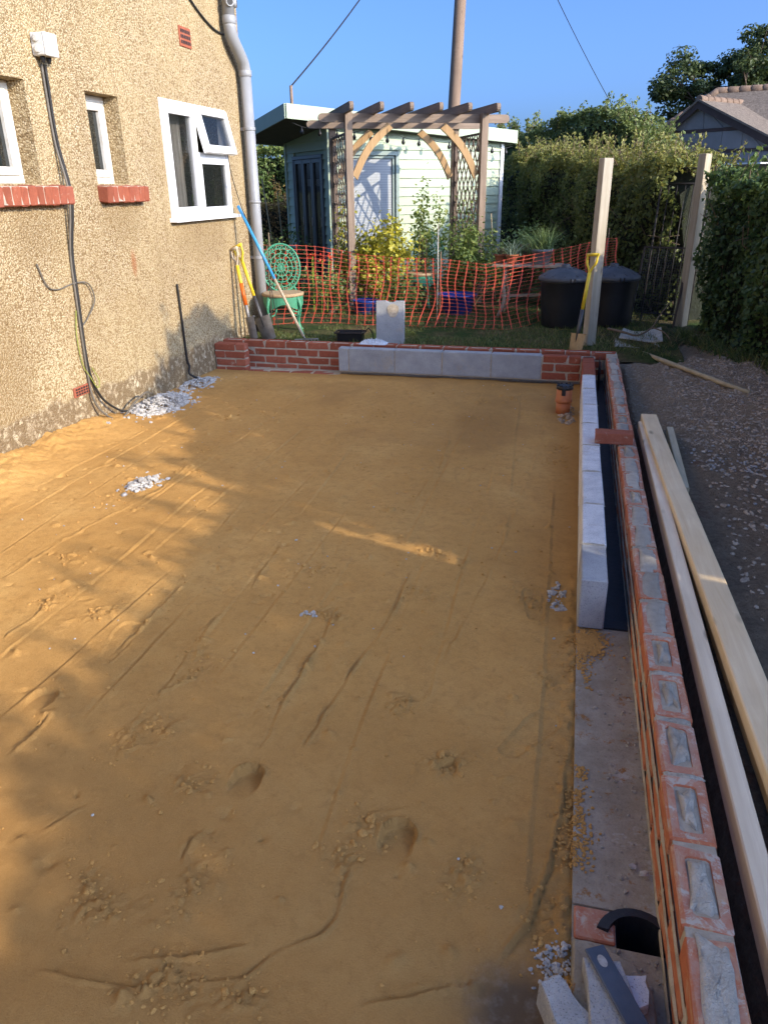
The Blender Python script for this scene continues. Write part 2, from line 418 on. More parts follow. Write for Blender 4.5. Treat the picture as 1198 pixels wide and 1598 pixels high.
# ------------------------------------------------------------------ mesh helpers
class MB:
    def __init__(s): s.v = []; s.f = []; s.sm = []
    def add(s, vs, fs, smooth=False):
        o = len(s.v)
        s.v += [tuple(p) for p in vs]
        s.f += [tuple(i+o for i in q) for q in fs]
        s.sm += [smooth]*len(fs)
    def box(s, c, d, M3=None, ch=0, jit=0, rng=random):
        hx, hy, hz = d[0]/2, d[1]/2, d[2]/2
        vs, fs = chbox(hx, hy, hz, ch) if ch else plainbox(hx, hy, hz)
        if jit: vs = [tuple(a+rng.uniform(-jit, jit) for a in p) for p in vs]
        C = Vector(c)
        vs = [((M3 @ Vector(p)) if M3 else Vector(p)) + C for p in vs]
        s.add(vs, fs)
    def bar(s, a, b, w, h, up=(0, 0, 1), ch=0):
        a, b = Vector(a), Vector(b)
        d = (b-a); L = d.length; d.normalize()
        upv = Vector(up)
        if abs(d.dot(upv)) > .98: upv = Vector((1, 0, 0))
        sx = d.cross(upv).normalized(); sz = sx.cross(d)
        M3 = Matrix((sx, d, sz)).transposed()
        s.box((a+b)/2, (w, L, h), M3, ch)
    def tube(s, pts, r, seg=8, cap=True):
        pts = [Vector(p) for p in pts]
        n = len(pts)
        rs = r if isinstance(r, (list, tuple)) else [r]*n
        d0 = (pts[1]-pts[0]).normalized()
        ref = Vector((0, 0, 1)) if abs(d0.z) < .9 else Vector((1, 0, 0))
        nx = d0.cross(ref).normalized()
        vs = []; fs = []
        for i, p in enumerate(pts):
            d = (pts[min(i+1, n-1)]-pts[max(i-1, 0)]).normalized()
            nx = (nx-d*nx.dot(d)).normalized()
            ny = d.cross(nx)
            for k in range(seg):
                a = 2*PI*k/seg
                vs.append(p+nx*(math.cos(a)*rs[i])+ny*(math.sin(a)*rs[i]))
        for i in range(n-1):
            for k in range(seg):
                k2 = (k+1) % seg
                fs.append((i*seg+k, i*seg+k2, (i+1)*seg+k2, (i+1)*seg+k))
        s.add(vs, fs, True)
        if cap:
            o = len(s.v)-len(vs)
            s.f.append(tuple(o+k for k in range(seg))[::-1]); s.sm.append(False)
            s.f.append(tuple(o+(n-1)*seg+k for k in range(seg))); s.sm.append(False)
    def lathe(s, prof, c=(0, 0, 0), seg=24, M3=None, cap=True):
        vs = []; fs = []
        n = len(prof)
        for r, zz in prof:
            for k in range(seg):
                a = 2*PI*k/seg
                p = Vector((r*math.cos(a), r*math.sin(a), zz))
                vs.append(((M3 @ p) if M3 else p)+Vector(c))
        for i in range(n-1):
            for k in range(seg):
                k2 = (k+1) % seg
                fs.append((i*seg+k, i*seg+k2, (i+1)*seg+k2, (i+1)*seg+k))
        s.add(vs, fs, True)
        if cap:
            o = len(s.v)-len(vs)
            s.f.append(tuple(o+k for k in range(seg))[::-1]); s.sm.append(False)
            s.f.append(tuple(o+(n-1)*seg+k for k in range(seg))); s.sm.append(False)
    def prism(s, poly, axis_vec, M3=None, c=(0, 0, 0)):
        n = len(poly)
        A = Vector(axis_vec)
        vs = [Vector(p) for p in poly]+[Vector(p)+A for p in poly]
        if M3: vs = [M3 @ p for p in vs]
        vs = [p+Vector(c) for p in vs]
        fs = [tuple(range(n))[::-1], tuple(range(n, 2*n))]+[(i, (i+1) % n, n+(i+1) % n, n+i) for i in range(n)]
        s.add(vs, fs)
    def mesh(s, name, mat):
        me = bpy.data.meshes.new(name)
        me.from_pydata(s.v, [], s.f)
        me.polygons.foreach_set('use_smooth', s.sm)
        me.materials.append(MAT[mat])
        me.update()
        return me
    def build(s, name, mat, parent=None):
        return link(name, s.mesh(name, mat), parent)

def plainbox(hx, hy, hz):
    vs = [(x, y, z) for z in (-hz, hz) for y in (-hy, hy) for x in (-hx, hx)]
    return vs, [(0, 2, 3, 1), (4, 5, 7, 6), (0, 1, 5, 4), (2, 6, 7, 3), (0, 4, 6, 2), (1, 3, 7, 5)]
def chbox(hx, hy, hz, c):
    """chamfered box: 24 verts, 26 faces"""
    vs = []; idx = {}
    for sx in (-1, 1):
        for sy in (-1, 1):
            for sz in (-1, 1):
                for ax in range(3):
                    p = [sx*(hx-c), sy*(hy-c), sz*(hz-c)]
                    p[ax] = (sx*hx, sy*hy, sz*hz)[ax]
                    idx[(sx, sy, sz, ax)] = len(vs); vs.append(tuple(p))
    fs = []
    for ax in range(3):
        o1, o2 = (ax+1) % 3, (ax+2) % 3
        for sgn in (-1, 1):
            q = []
            for a, b in ((-1, -1), (1, -1), (1, 1), (-1, 1)):
                k = [0, 0, 0]; k[ax] = sgn; k[o1] = a; k[o2] = b
                q.append(idx[(*k, ax)])
            fs.append(tuple(q) if sgn > 0 else tuple(q[::-1]))
    for ax in range(3):
        o1, o2 = (ax+1) % 3, (ax+2) % 3
        for a in (-1, 1):
            for b in (-1, 1):
                k0 = [0, 0, 0]; k1 = [0, 0, 0]
                k0[ax] = -1; k1[ax] = 1
                k0[o1] = k1[o1] = a; k0[o2] = k1[o2] = b
                q = (idx[(*k0, o1)], idx[(*k1, o1)], idx[(*k1, o2)], idx[(*k0, o2)])
                fs.append(q if a*b > 0 else q[::-1])
    for sx in (-1, 1):
        for sy in (-1, 1):
            for sz in (-1, 1):
                q = tuple(idx[(sx, sy, sz, a)] for a in range(3))
                fs.append(q if sx*sy*sz > 0 else q[::-1])
    return vs, fs

def link(name, data, parent=None, loc=None, rot=None):
    o = bpy.data.objects.new(name, data)
    COL.objects.link(o)
    if parent is not None: o.parent = parent
    if loc is not None: o.location = loc
    if rot is not None: o.rotation_euler = rot
    return o
def tag(o, label=None, cat=None, group=None, kind=None):
    if label: o['label'] = label
    if cat: o['category'] = cat
    if group: o['group'] = group
    if kind: o['kind'] = kind
    return o
def thing(name, label, cat, loc=(0, 0, 0), rot=(0, 0, 0), group=None):
    o = link(name, None, None, loc, rot)
    o.empty_display_size = .1
    return tag(o, label, cat, group)
def npmesh(name, V, Fq, mat, tone=None, smooth=False, attrs=None):
    me = bpy.data.meshes.new(name)
    V = np.asarray(V, np.float32); Fq = np.asarray(Fq, np.int32)
    k = Fq.shape[1]
    me.vertices.add(len(V)); me.vertices.foreach_set('co', V.ravel())
    me.loops.add(Fq.size); me.loops.foreach_set('vertex_index', Fq.ravel())
    me.polygons.add(len(Fq))
    me.polygons.foreach_set('loop_start', np.arange(0, Fq.size, k, dtype=np.int32))
    me.polygons.foreach_set('use_smooth', np.full(len(Fq), smooth))
    for nm, arr in ((attrs or {}) | ({'tone': tone} if tone is not None else {})).items():
        a = me.attributes.new(nm, 'FLOAT', 'POINT')
        a.data.foreach_set('value', np.asarray(arr, np.float32))
    me.materials.append(MAT[mat])
    me.update(calc_edges=True)
    me.validate()
    return me
RNG = np.random.default_rng(7)
def unit(a): return a/np.maximum(np.linalg.norm(a, axis=1, keepdims=True), 1e-9)
def leafmesh(name, P, N, size, mat, rng=RNG, aspect=.62, spread=.8, tone=None, droop=.3):
    """one kite-shaped, folded leaf per point"""
    n = len(P)
    size = np.broadcast_to(np.asarray(size, float), (n,))*rng.uniform(.65, 1.3, n)
    N = unit(np.asarray(N)+rng.normal(0, spread, (n, 3)))
    d = rng.normal(0, 1, (n, 3)); d[:, 2] -= droop
    d = unit(d-N*(d*N).sum(1, keepdims=True))
    sd = np.cross(N, d)
    L = size[:, None]; W = L*aspect*.5
    base = P-d*L*.5
    tip = P+d*L*.5
    a = P-d*L*.08+sd*W+N*L*.08
    b = P-d*L*.08-sd*W+N*L*.08
    V = np.stack([base, a, tip, b], 1).reshape(-1, 3)
    i = np.arange(n)*4
    Fq = np.concatenate([np.stack([i, i+1, i+2], 1), np.stack([i, i+2, i+3], 1)])
    tn = rng.random(n) if tone is None else np.clip(tone+rng.normal(0, .18, n), 0, 1)
    return npmesh(name, V, Fq, mat, np.repeat(tn, 4))
def blades(name, P, h, mat, rng=RNG, w=.006, lean=.35):
    n = len(P); h = h*rng.uniform(.4, 1.2, n)
    a = rng.uniform(0, 2*PI, n)
    sd = np.stack([np.cos(a), np.sin(a), 0*a], 1)*w
    ln = rng.normal(0, lean, (n, 3)); ln[:, 2] = 1; ln = unit(ln)
    mid = P+ln*h[:, None]*.55
    tip = P+ln*h[:, None]+np.stack([ln[:, 0], ln[:, 1], 0*a], 1)*h[:, None]*.5
    V = np.stack([P-sd, P+sd, mid+sd*.7, tip, mid-sd*.7], 1).reshape(-1, 3)
    i = np.arange(n)*5
    Fq = np.concatenate([np.stack([i, i+1, i+2], 1), np.stack([i, i+2, i+4], 1), np.stack([i+4, i+2, i+3], 1)])
    return npmesh(name, V, Fq, mat, np.repeat(rng.random(n), 5))
ICO_V = None
def ico():
    global ICO_V
    g = (1+5**.5)/2
    v = np.array([(-1, g, 0), (1, g, 0), (-1, -g, 0), (1, -g, 0), (0, -1, g), (0, 1, g), (0, -1, -g), (0, 1, -g), (g, 0, -1), (g, 0, 1), (-g, 0, -1), (-g, 0, 1)], float)
    v /= np.linalg.norm(v[0])
    f = np.array([(0, 11, 5), (0, 5, 1), (0, 1, 7), (0, 7, 10), (0, 10, 11), (1, 5, 9), (5, 11, 4), (11, 10, 2), (10, 7, 6), (7, 1, 8), (3, 9, 4), (3, 4, 2), (3, 2, 6), (3, 6, 8), (3, 8, 9), (4, 9, 5), (2, 4, 11), (6, 2, 10), (8, 6, 7), (9, 8, 1)])
    return v, f
def stones(name, P, r, mat, rng=RNG, flat=.7):
    v, f = ico()
    n = len(P); r = np.broadcast_to(np.asarray(r, float), (n,))*rng.uniform(.6, 1.35, n)
    V = v[None]*rng.uniform(.65, 1.25, (n, 12, 1))
    sc = rng.uniform(.7, 1.3, (n, 1, 3)); sc[:, :, 2] *= flat
    V = V*sc
    a = rng.uniform(0, 2*PI, n); ca, sa = np.cos(a)[:, None], np.sin(a)[:, None]
    X = V[:, :, 0]*ca-V[:, :, 1]*sa; Y = V[:, :, 0]*sa+V[:, :, 1]*ca
    V = np.stack([X, Y, V[:, :, 2]], 2)*r[:, None, None]+P[:, None, :]
    Fq = (f[None]+(np.arange(n)*12)[:, None, None]).reshape(-1, 3)
    return npmesh(name, V.reshape(-1, 3), Fq, mat)
def vnoise(x, y, seed=0, oct=4, f0=1.0, gain=.5):
    """cheap tiling-free value noise"""
    out = np.zeros_like(x, float); amp = 1.; tot = 0
    for o in range(oct):
        X = x*f0*2**o+seed*17.3+o*5.1; Y = y*f0*2**o+seed*9.7-o*3.3
        xi = np.floor(X).astype(np.int64); yi = np.floor(Y).astype(np.int64)
        fx = X-xi; fy = Y-yi
        fx = fx*fx*(3-2*fx); fy = fy*fy*(3-2*fy)
        def h(i, j):
            n = (i*374761393+j*668265263+seed*1442695041) & 0x7fffffff
            n = ((n ^ (n >> 13))*1274126177) & 0x7fffffff
            return ((n ^ (n >> 16)) & 0xffff)/65535.
        v = (h(xi, yi)*(1-fx)+h(xi+1, yi)*fx)*(1-fy)+(h(xi, yi+1)*(1-fx)+h(xi+1, yi+1)*fx)*fy
        out += (v-.5)*2*amp; tot += amp; amp *= gain
    return out/tot
def heightfield(name, x0, x1, y0, y1, step, fn, mat, attrs_fn=None, ys=None):
    xs = np.linspace(x0, x1, int(round((x1-x0)/step))+1)
    if ys is None: ys = np.linspace(y0, y1, int(round((y1-y0)/step))+1)
    X, Y = np.meshgrid(xs, ys)
    Z = fn(X, Y)
    V = np.stack([X, Y, Z], 2).reshape(-1, 3)
    nx, ny = len(xs), len(ys)
    i = (np.arange(ny-1)[:, None]*nx+np.arange(nx-1)[None]).ravel()
    Fq = np.stack([i, i+1, i+1+nx, i+nx], 1)
    at = None
    if attrs_fn: at = {k: v.ravel() for k, v in attrs_fn(X, Y).items()}
    return link(name, npmesh(name, V, Fq, mat, smooth=True, attrs=at))
def sstep(a, b, x):
    t_ = np.clip((x-a)/(b-a), 0, 1); return t_*t_*(3-2*t_)
def seg_dist(X, Y, pts):
    """distance to polyline, signed side, param"""
    best = np.full(X.shape, 1e9); side = np.zeros(X.shape); par = np.zeros(X.shape)
    tot = 0
    for (ax, ay), (bx, by) in zip(pts[:-1], pts[1:]):
        dx, dy = bx-ax, by-ay; L2 = dx*dx+dy*dy
        tt = np.clip(((X-ax)*dx+(Y-ay)*dy)/L2, 0, 1)
        px, py = ax+tt*dx, ay+tt*dy
        d = np.hypot(X-px, Y-py)
        sgn = np.sign((X-ax)*dy-(Y-ay)*dx)
        mk = d < best
        best = np.where(mk, d, best); side = np.where(mk, sgn, side); par = np.where(mk, tot+tt*math.sqrt(L2), par)
        tot += math.sqrt(L2)
    return best, side, par, tot

# ================================================================== SETTING
mb = MB(); mb.add([(-400, -400, -.42), (400, -400, -.42), (400, 400, -.42), (-400, 400, -.42)], [(0, 1, 2, 3)])
tag(mb.build('ground', 'far_field'), kind='structure')

SAND_LINES = [
    [(-2.87, -3.60), (-2.84, -3.07), (-2.72, -2.45), (-2.75, -1.94), (-2.74, -1.53)],
    [(-2.03, -4.12), (-2.02, -3.78), (-2.03, -3.45)],
    [(-2.11, -3.21), (-2.13, -2.83), (-2.18, -2.28)],
    [(-1.73, -4.23), (-1.75, -3.95), (-1.76, -3.65)],
    [(-1.74, -4.21), (-1.67, -4.11), (-1.62, -4.05)],
    [(-1.27, -4.40), (-1.28, -4.16), (-1.27, -3.76), (-1.29, -3.46)],
    [(-1.14, -4.36), (-1.12, -4.09), (-1.06, -3.66), (-1.05, -3.11)],
    [(-0.81, -4.02), (-0.78, -3.69), (-0.70, -3.09), (-0.66, -2.59), (-0.59, -1.48), (-0.55, -0.25)],
    [(-2.04, -4.62), (-2.02, -4.50), (-2.04, -4.34)],
    [(-1.72, -4.49), (-1.74, -4.23)],
    [(-1.49, -5.18), (-1.37, -5.18), (-1.26, -5.17), (-1.14, -5.13), (-1.02, -5.09), (-0.97, -5.01), (-0.88, -4.95), (-0.87, -4.90), (-0.87, -4.72)],
    [(-0.76, -5.09), (-0.64, -5.04), (-0.57, -4.99), (-0.49, -4.96)],
    [(-0.31, -4.11), (-0.33, -4.39), (-0.36, -4.64), (-0.41, -4.81), (-0.47, -4.92)],
    [(-1.71, -3.44), (-1.73, -3.19), (-1.74, -2.98)],
    [(-1.74, -4.84), (-1.69, -4.73), (-1.66, -4.70)],
    [(-1.30, -4.86), (-1.31, -4.77), (-1.30, -4.71)],
    [(-1.32, -5.12), (-1.16, -5.07), (-1.02, -5.00)],
    [(-2.25, -2.07), (-2.20, -1.76), (-2.19, -1.34)],
    [(-1.21, -2.37), (-1.16, -1.60), (-1.23, -0.91)],
    [(-3.41, -2.94), (-3.34, -2.53), (-3.30, -2.05)],
    [(-0.91, -4.57), (-0.76, -4.51)],
    [(-2.87, -0.71), (-2.57, -0.93), (-2.54, -0.74)],
    [(-2.01, -0.54), (-1.96, -0.13), (-1.73, 0.10), (-1.43, 0.02), (-1.24, -0.38)],
    [(-0.79, -2.85), (-0.85, -3.25)],
    [(-2.52, -4.04), (-2.51, -3.81), (-2.52, -3.73)],
    [(-3.10, -1.6), (-3.12, -.9), (-3.05, -.3)],
]
STRONG = {0: .9, 1: 1., 5: 1.1, 6: 1.2, 7: .55, 10: 1.3, 11: 1.3, 12: 1.0, 8: .9, 3: .9, 13: 1.}
CLUMPS = [(-.857, -4.597), (-.885, -4.694), (-1.407, -4.575), (-1.502, -4.952), (-1.432, -5.002), (-.409, -3.814), (-1.32, -2.437), (-1.283, -3.563), (-.872, -4.068), (-.978, -2.886), (-1.66, -4.08), (-.434, -1.448), (-1.245, -4.892), (-.997, -5.136), (-.366, -4.779), (-2.242, -3.752), (-2.506, -3.73), (-.678, -4.31), (-.488, -3.25), (-1.469, -3.166), (-1.134, -5.139), (-1.211, -5.142)]
HEELS = [(-1.258, -4.50, .045, 1.0), (-.768, -4.611, .047, 1.0), (-2.117, -4.299, .043, .75), (-.675, -4.323, .028, .5)]
_rc = random.Random(77)
CLUMPS += [(_rc.uniform(-3.2, -.4), _rc.uniform(-5.0, .2)) for _ in range(26)]
SHOES = [(-.445, -4.12, -.55, .5), (-.475, -3.28, .1, .45), (-2.05, -3.93, .15, .4), (-1.95, -1.2, .1, .3), (-1.0, -1.8, .1, .3), (-2.35, -2.6, -.1, .3), (-1.5, -2.9, .2, .3), (-.9, -.6, .3, .3)]
def sand_h(X, Y):
    h = -.243 + .012*vnoise(X, Y, 1, 4, .8) + .0045*vnoise(X, Y, 2, 3, 5)
    h += .0025*vnoise(X*.6, Y*.12, 3, 3, 9)+.0016*vnoise(X, Y, 7, 3, 22)
    # bank against the house, rough and crumbly
    bank = sstep(-3.42, -3.85, X+.10*vnoise(X, Y, 4, 3, 2.2))*sstep(-.75, -1.7, Y)
    h += bank*(.11+.03*vnoise(X, Y, 5, 4, 7)+.018*vnoise(X, Y, 6, 3, 30))
    # softened dip before the back wall
    h -= .012*sstep(.3, .62, Y)
    for i, pl in enumerate(SAND_LINES):
        st_ = STRONG.get(i, .7)*1.15
        xs_ = [p[0] for p in pl]; ys_ = [p[1] for p in pl]
        mk = (X > min(xs_)-.1) & (X < max(xs_)+.1) & (Y > min(ys_)-.1) & (Y < max(ys_)+.1)
        if not mk.any(): continue
        x, y = X[mk], Y[mk]
        wob = .014*vnoise(x, y, 20+i, 4, 8)
        d, sd, par, tot = seg_dist(x+wob, y+wob*.3, pl)
        fade = sstep(0, .06, par)*sstep(0, .06, tot-par)*np.clip(.6+.9*vnoise(x, y, 60+i, 2, 6), 0, 1.4)
        side = np.where(sd > 0, d, -d)
        hh = fade*(.0085*np.exp(-((side-.006)/.005)**2)-.0075*np.exp(-((side+.004)/.005)**2)-.003*np.exp(-((side+.03)/.03)**2))
        burst = np.clip(vnoise(x*.3, y, 190+i, 2, 7)*3-.2, 0, 1)
        hh += .016*np.exp(-(d/.020)**2)*np.abs(vnoise(x, y, 90+i, 3, 45))*burst*sstep(0, .04, par)*sstep(0, .04, tot-par)
        h[mk] += st_*hh
    # long faint screed lines left by the straight-edge
    rl = random.Random(8)
    for i in range(17):
        x0 = -3.45+i*.19+rl.uniform(-.05, .05); ya = rl.uniform(-4.9, -2.6); yb_ = ya+rl.uniform(1.2, 3.6); sl_ = rl.uniform(-.05, .06); sg_ = rl.choice((-1, 1))
        cx_ = x0+sl_*(Y+3)+.012*vnoise(Y*.9, Y*0+i, 210+i, 3, 1.6)
        side = (X-cx_)*sg_
        mk = np.abs(side) < .07
        f_ = sstep(ya, ya+.3, Y)*sstep(yb_, yb_-.4, Y)*np.clip(.6+.8*vnoise(X, Y, 230+i, 2, 3), 0, 1.2)
        h += np.where(mk, f_*(.0042*np.exp(-((side-.005)/.0055)**2)-.0035*np.exp(-((side+.007)/.009)**2)+.0022*np.tanh(side/.004)*np.exp(-np.abs(side)/.03)), 0)
    for i, (cx, cy) in enumerate(CLUMPS):
        rr = .040+.03*((i*37) % 10)/10
        mk = (np.abs(X-cx) < .2) & (np.abs(Y-cy) < .2)
        if not mk.any(): continue
        x, y = X[mk], Y[mk]
        an = i*1.7; p = (x-cx)*math.cos(an)+(y-cy)*math.sin(an); q = -(x-cx)*math.sin(an)+(y-cy)*math.cos(an)
        d = np.hypot(p/1.5, q/.8)*(1+.5*vnoise(x, y, 110+i, 3, 14))
        msk = np.exp(-(d/rr)**2)
        h[mk] += msk*(.034*np.clip(np.abs(vnoise(x, y, 120+i, 4, 34, .7))-.10, -.06, 1))
    for cx, cy, r, st_ in HEELS:
        dx, dy = (X-cx)/r, (Y-cy)/r
        d = np.hypot(dx, np.where(dy > 0, dy, dy*.42))+.03*vnoise(X, Y, 170, 2, 30)
        ins = sstep(1.04, .98, d)*sstep(-2.2, .5, dy)
        h -= .028*st_*ins
        h += .008*st_*np.exp(-((d-1.12)/.09)**2)*(dy > -.4)
    for cx, cy, a, st_ in SHOES:
        ca, sa = math.cos(a), math.sin(a)
        u_ = (X-cx)*ca+(Y-cy)*sa; v_ = -(X-cx)*sa+(Y-cy)*ca
        wd = .046+.008*np.sin(v_*18)
        d = ((np.abs(u_)/wd)**4+(np.abs(v_)/.135)**4)**.25
        h += st_*1.6*(-.006*sstep(1.02, .95, d)+.006*np.exp(-((d-1.05)/.05)**2))
    # small random pits and tufts
    rg = np.random.default_rng(3)
    for k in range(1000):
        cx = rg.uniform(-3.6, -.35); cy = rg.uniform(-5.2, .55)
        rr = rg.uniform(.006, .026) if k % 5 else rg.uniform(.03, .07); am = rg.uniform(-.012, .016) if k % 5 else rg.uniform(-.007, .006)
        st_ = rg.uniform(.35, 1.); an = rg.uniform(-1, 1)
        i0 = (np.abs(X-cx) < .12) & (np.abs(Y-cy) < .12)
        dx, dy = X[i0]-cx, Y[i0]-cy
        p = dx*math.cos(an)+dy*math.sin(an); q = -dx*math.sin(an)+dy*math.cos(an)
        d2 = (p/rr)**2+(q/(rr*st_))**2
        h[i0] += am*np.exp(-d2)*(1+.8*vnoise(X[i0], Y[i0], 200, 2, 70))
    # crumbly edge along the footing, front right scoop
    ed = np.exp(-((X+.325)/.022)**2)*sstep(-2.6, -3.6, Y)
    h += ed*.022*np.clip(vnoise(X, Y, 8, 3, 34)+.25, 0, 1)
    sc = np.exp(-(((X+.42)/.16)**2+((Y+5.02)/.10)**2))
    h -= .05*sc
    sc2 = np.exp(-(((X+.385)/.035)**2+((Y+4.80)/.05)**2)); h -= .018*sc2
    # hollow round the drain pipe
    h -= .025*np.exp(-(((X+.40)/.10)**2+((Y+.15)/.30)**2))
    # front heap edge
    h += .02*sstep(-5.12, -5.30, Y+.05*vnoise(X, Y, 9, 3, 4))*(X < -.75)
    return h
def sand_at(X, Y):
    d = np.exp(-(((X+.33)/.12)**2+((Y+1.3)/2.2)**2))*.45
    d = np.maximum(d, sstep(-3.6, -5.1, Y+.35*vnoise(X, Y, 31, 4, 2))*.62)
    d = np.maximum(d, np.clip(vnoise(X, Y, 30, 5, 1.1, .6)*1.6-.2, 0, .6))
    d = np.maximum(d, .5*sstep(.45, .62, Y+.04*vnoise(X, Y, 32, 3, 5)))
    c = np.exp(-(((X+.40)/.10)**2+((Y+5.0)/.085)**2))
    c = np.clip(c*1.6+.5*vnoise(X, Y, 33, 4, 14)*(c > .15), 0, 1)
    return {'damp': d, 'cement': c}
rows_ = [-5.5]
while rows_[-1] < .70: rows_.append(rows_[-1]+.0052+.0016*(rows_[-1]+5.5))
so = heightfield('sand', -3.95, -.300, 0, 0, .0068, sand_h, 'sand', sand_at, np.array(rows_))
tag(so, 'levelled orange building sand with scrape lines and footprints', kind='structure')

# footing strip the sand butts against (hole for the drain gap near the front)
mb = MB()
def slab(x0, x1, y0, y1, z0, z1): mb.box(((x0+x1)/2, (y0+y1)/2, (z0+z1)/2), (x1-x0, y1-y0, z1-z0))
slab(-.3035, .02, -4.735, 1.12, -.5, -.226)
slab(-.3035, .02, -6.3, -4.835, -.5, -.2265)
slab(-.3035, -.203, -4.834, -4.736, -.5, -.232)
slab(-3.83, -.3036, .66, 1.12, -.5, -.262)
ft = tag(mb.build('footing', 'footing'), 'dusty concrete footing strip beside the sand', kind='structure')
# red brick let into the strip
vs, fs = chbox(.047, .044, .03, .004)
bb = MB(); bb.add(vs, fs)
link('brick', bb.mesh('brick', 'brick_orange'), ft, (-.252, -4.784, -.254))
# yard soil on the right
def yard_h(X, Y):
    h = -.115+.045*vnoise(X, Y, 41, 5, 1.4, .55)+.024*vnoise(X, Y, 42, 4, 9)+.012*np.abs(vnoise(X, Y, 43, 3, 30))
    h -= .22*sstep(.075, .02, X)*sstep(1.0, .6, Y)
    h -= .05*np.exp(-(((X-.12)/.10)**2))*sstep(.9, .2, Y)*sstep(-1.2, -.5, Y)
    h += .03*sstep(.6, 1.2, X)
    h = np.where((X > .06) & (X < .36) & (Y < -1.0), np.minimum(h, -.108), h)
    return h
yo = heightfield('soil_yard', .012, 3.4, -6.4, 2.6, .022, yard_h, 'yard_soil')
tag(yo, 'dark trampled soil and rubble yard right of the wall', kind='structure')
# lawn
def lawn_h(X, Y):
    h = -.06+.022*vnoise(X, Y, 51, 4, 1.2)+.008*vnoise(X, Y, 52, 3, 12)
    return h-.05*sstep(1.2, 1.04, Y)*(X > -3.5)
heightfield('lawn', -3.80, .60, 1.02, 2.9, .03, lawn_h, 'lawn')['kind'] = 'structure'
def garden_h(X, Y): return -.075+.03*vnoise(X, Y, 53, 4, .5)
g = heightfield('garden', -30, 30, 1.9, 60, .35, garden_h, 'lawn'); g['kind'] = 'structure'
for nm, a, b, c2, d in (('garden_ground', -30, -3.9, 1.5, 2.2),):
    mb = MB(); mb.box(((a+b)/2, (c2+d)/2, -.3), (b-a, d-c2, .4)); tag(mb.build(nm, 'lawn'), kind='structure')

# grass blades
rg = np.random.default_rng(11)
n = 16000
gx = rg.uniform(-3.75, .55, n); gy = 1.16+rg.random(n)**1.3*2.6
keep = (vnoise(gx, gy, 51, 4, 1.2)+.35*vnoise(gx, gy, 54, 2, 6) > -.12) & ~((gx < -3.3) & (gy < 1.25))
gx, gy = gx[keep], gy[keep]
P = np.stack([gx, gy, lawn_h(gx, np.minimum(gy, 2.85))-.005], 1)
tag(link('grass', blades('grass', P, .055, 'grass', rg, .0035)), 'short shaded lawn grass behind the low wall', kind='stuff')
n = 700
gx = rg.normal(.15, .3, n); gy = rg.normal(1.72, .22, n)
k = (gy > 1.2) & (gx < .62); gx, gy = gx[k], gy[k]
P = np.stack([gx, gy, np.full(len(gx), -.10)], 1)
tag(link('dry_grass', blades('dry_grass', P, .13, 'dry_grass', rg, .0035, .6)), 'dry straw-coloured grass tufts by the leaning post', kind='stuff')
n = 900
tt = rg.random(n); gx = .70+(1.45-.70)*tt+rg.normal(0, .07, n)-.05; gy = 2.4+(.55-2.4)*tt+rg.normal(0, .07, n)
P = np.stack([gx, gy, np.full(n, -.10)], 1)
tag(link('weeds', blades('weeds', P, .14, 'grass', rg, .006, .7)), 'green weeds growing at the foot of the ivy hedge', kind='stuff')

# ================================================================== HOUSE
W = -3.83
house = thing('house', 'pebble-dashed house wall with white windows, lit by low sun', 'house', (W, -1, -.3))
def H(p): return (p[0]-W, p[1]+1, p[2]+.3)
HOLES = [(-1.95, -1.505, 1.435, 2.025), (-.875, -.465, 1.435, 2.028), (.135, 1.375, 1.145, 2.082)]
DEP = [.13, .13, .05]
Y0, Y1, Z0, Z1 = -8.5, 1.865, -.5, 5.2
ys = sorted({Y0, Y1} | {h[0] for h in HOLES} | {h[1] for h in HOLES})
zs = sorted({Z0, Z1} | {h[2] for h in HOLES} | {h[3] for h in HOLES})
mb = MB()
for a, b in zip(ys[:-1], ys[1:]):
    for c, d in zip(zs[:-1], zs[1:]):
        my, mz = (a+b)/2, (c+d)/2
        if any(h[0] < my < h[1] and h[2] < mz < h[3] for h in HOLES): continue
        mb.add([H((W, a, c)), H((W, b, c)), H((W, b, d)), H((W, a, d))], [(0, 1, 2, 3)])
for (a, b, c, d), dp in zip(HOLES, DEP):
    x0, x1 = W, W-dp-.12
    mb.add([H((x0, a, c)), H((x0, b, c)), H((x0, b, d)), H((x0, a, d)), H((x1, a, c)), H((x1, b, c)), H((x1, b, d)), H((x1, a, d))],
           [(1, 0, 4, 5), (2, 1, 5, 6), (3, 2, 6, 7), (0, 3, 7, 4)])
mb.add([H((W, Y1, Z0)), H((W-7, Y1, Z0)), H((W-7, Y1, Z1)), H((W, Y1, Z1)), H((W, Y0, Z0)), H((W-7, Y0, Z0)), H((W-7, Y0, Z1)), H((W, Y0, Z1))],
       [(0, 1, 2, 3), (5, 4, 7, 6), (1, 5, 6, 2), (3, 2, 6, 7)])
mb.build('wall', 'pebbledash', house)
# dark rooms
mb = MB()
for (a, b, c, d), dp in zip(HOLES, DEP):
    x0, x1 = W-dp-.125, W-dp-1.6
    a2, b2, c2, d2 = a-.5, b+.4, c-.3, d+.3
    if b2 > Y1-.1: b2 = Y1-.1
    mb.add([H((x1, a2, c2)), H((x1, b2, c2)), H((x1, b2, d2)), H((x1, a2, d2))], [(0, 1, 2, 3)])
mb.build('room_back', 'room_dark', house)

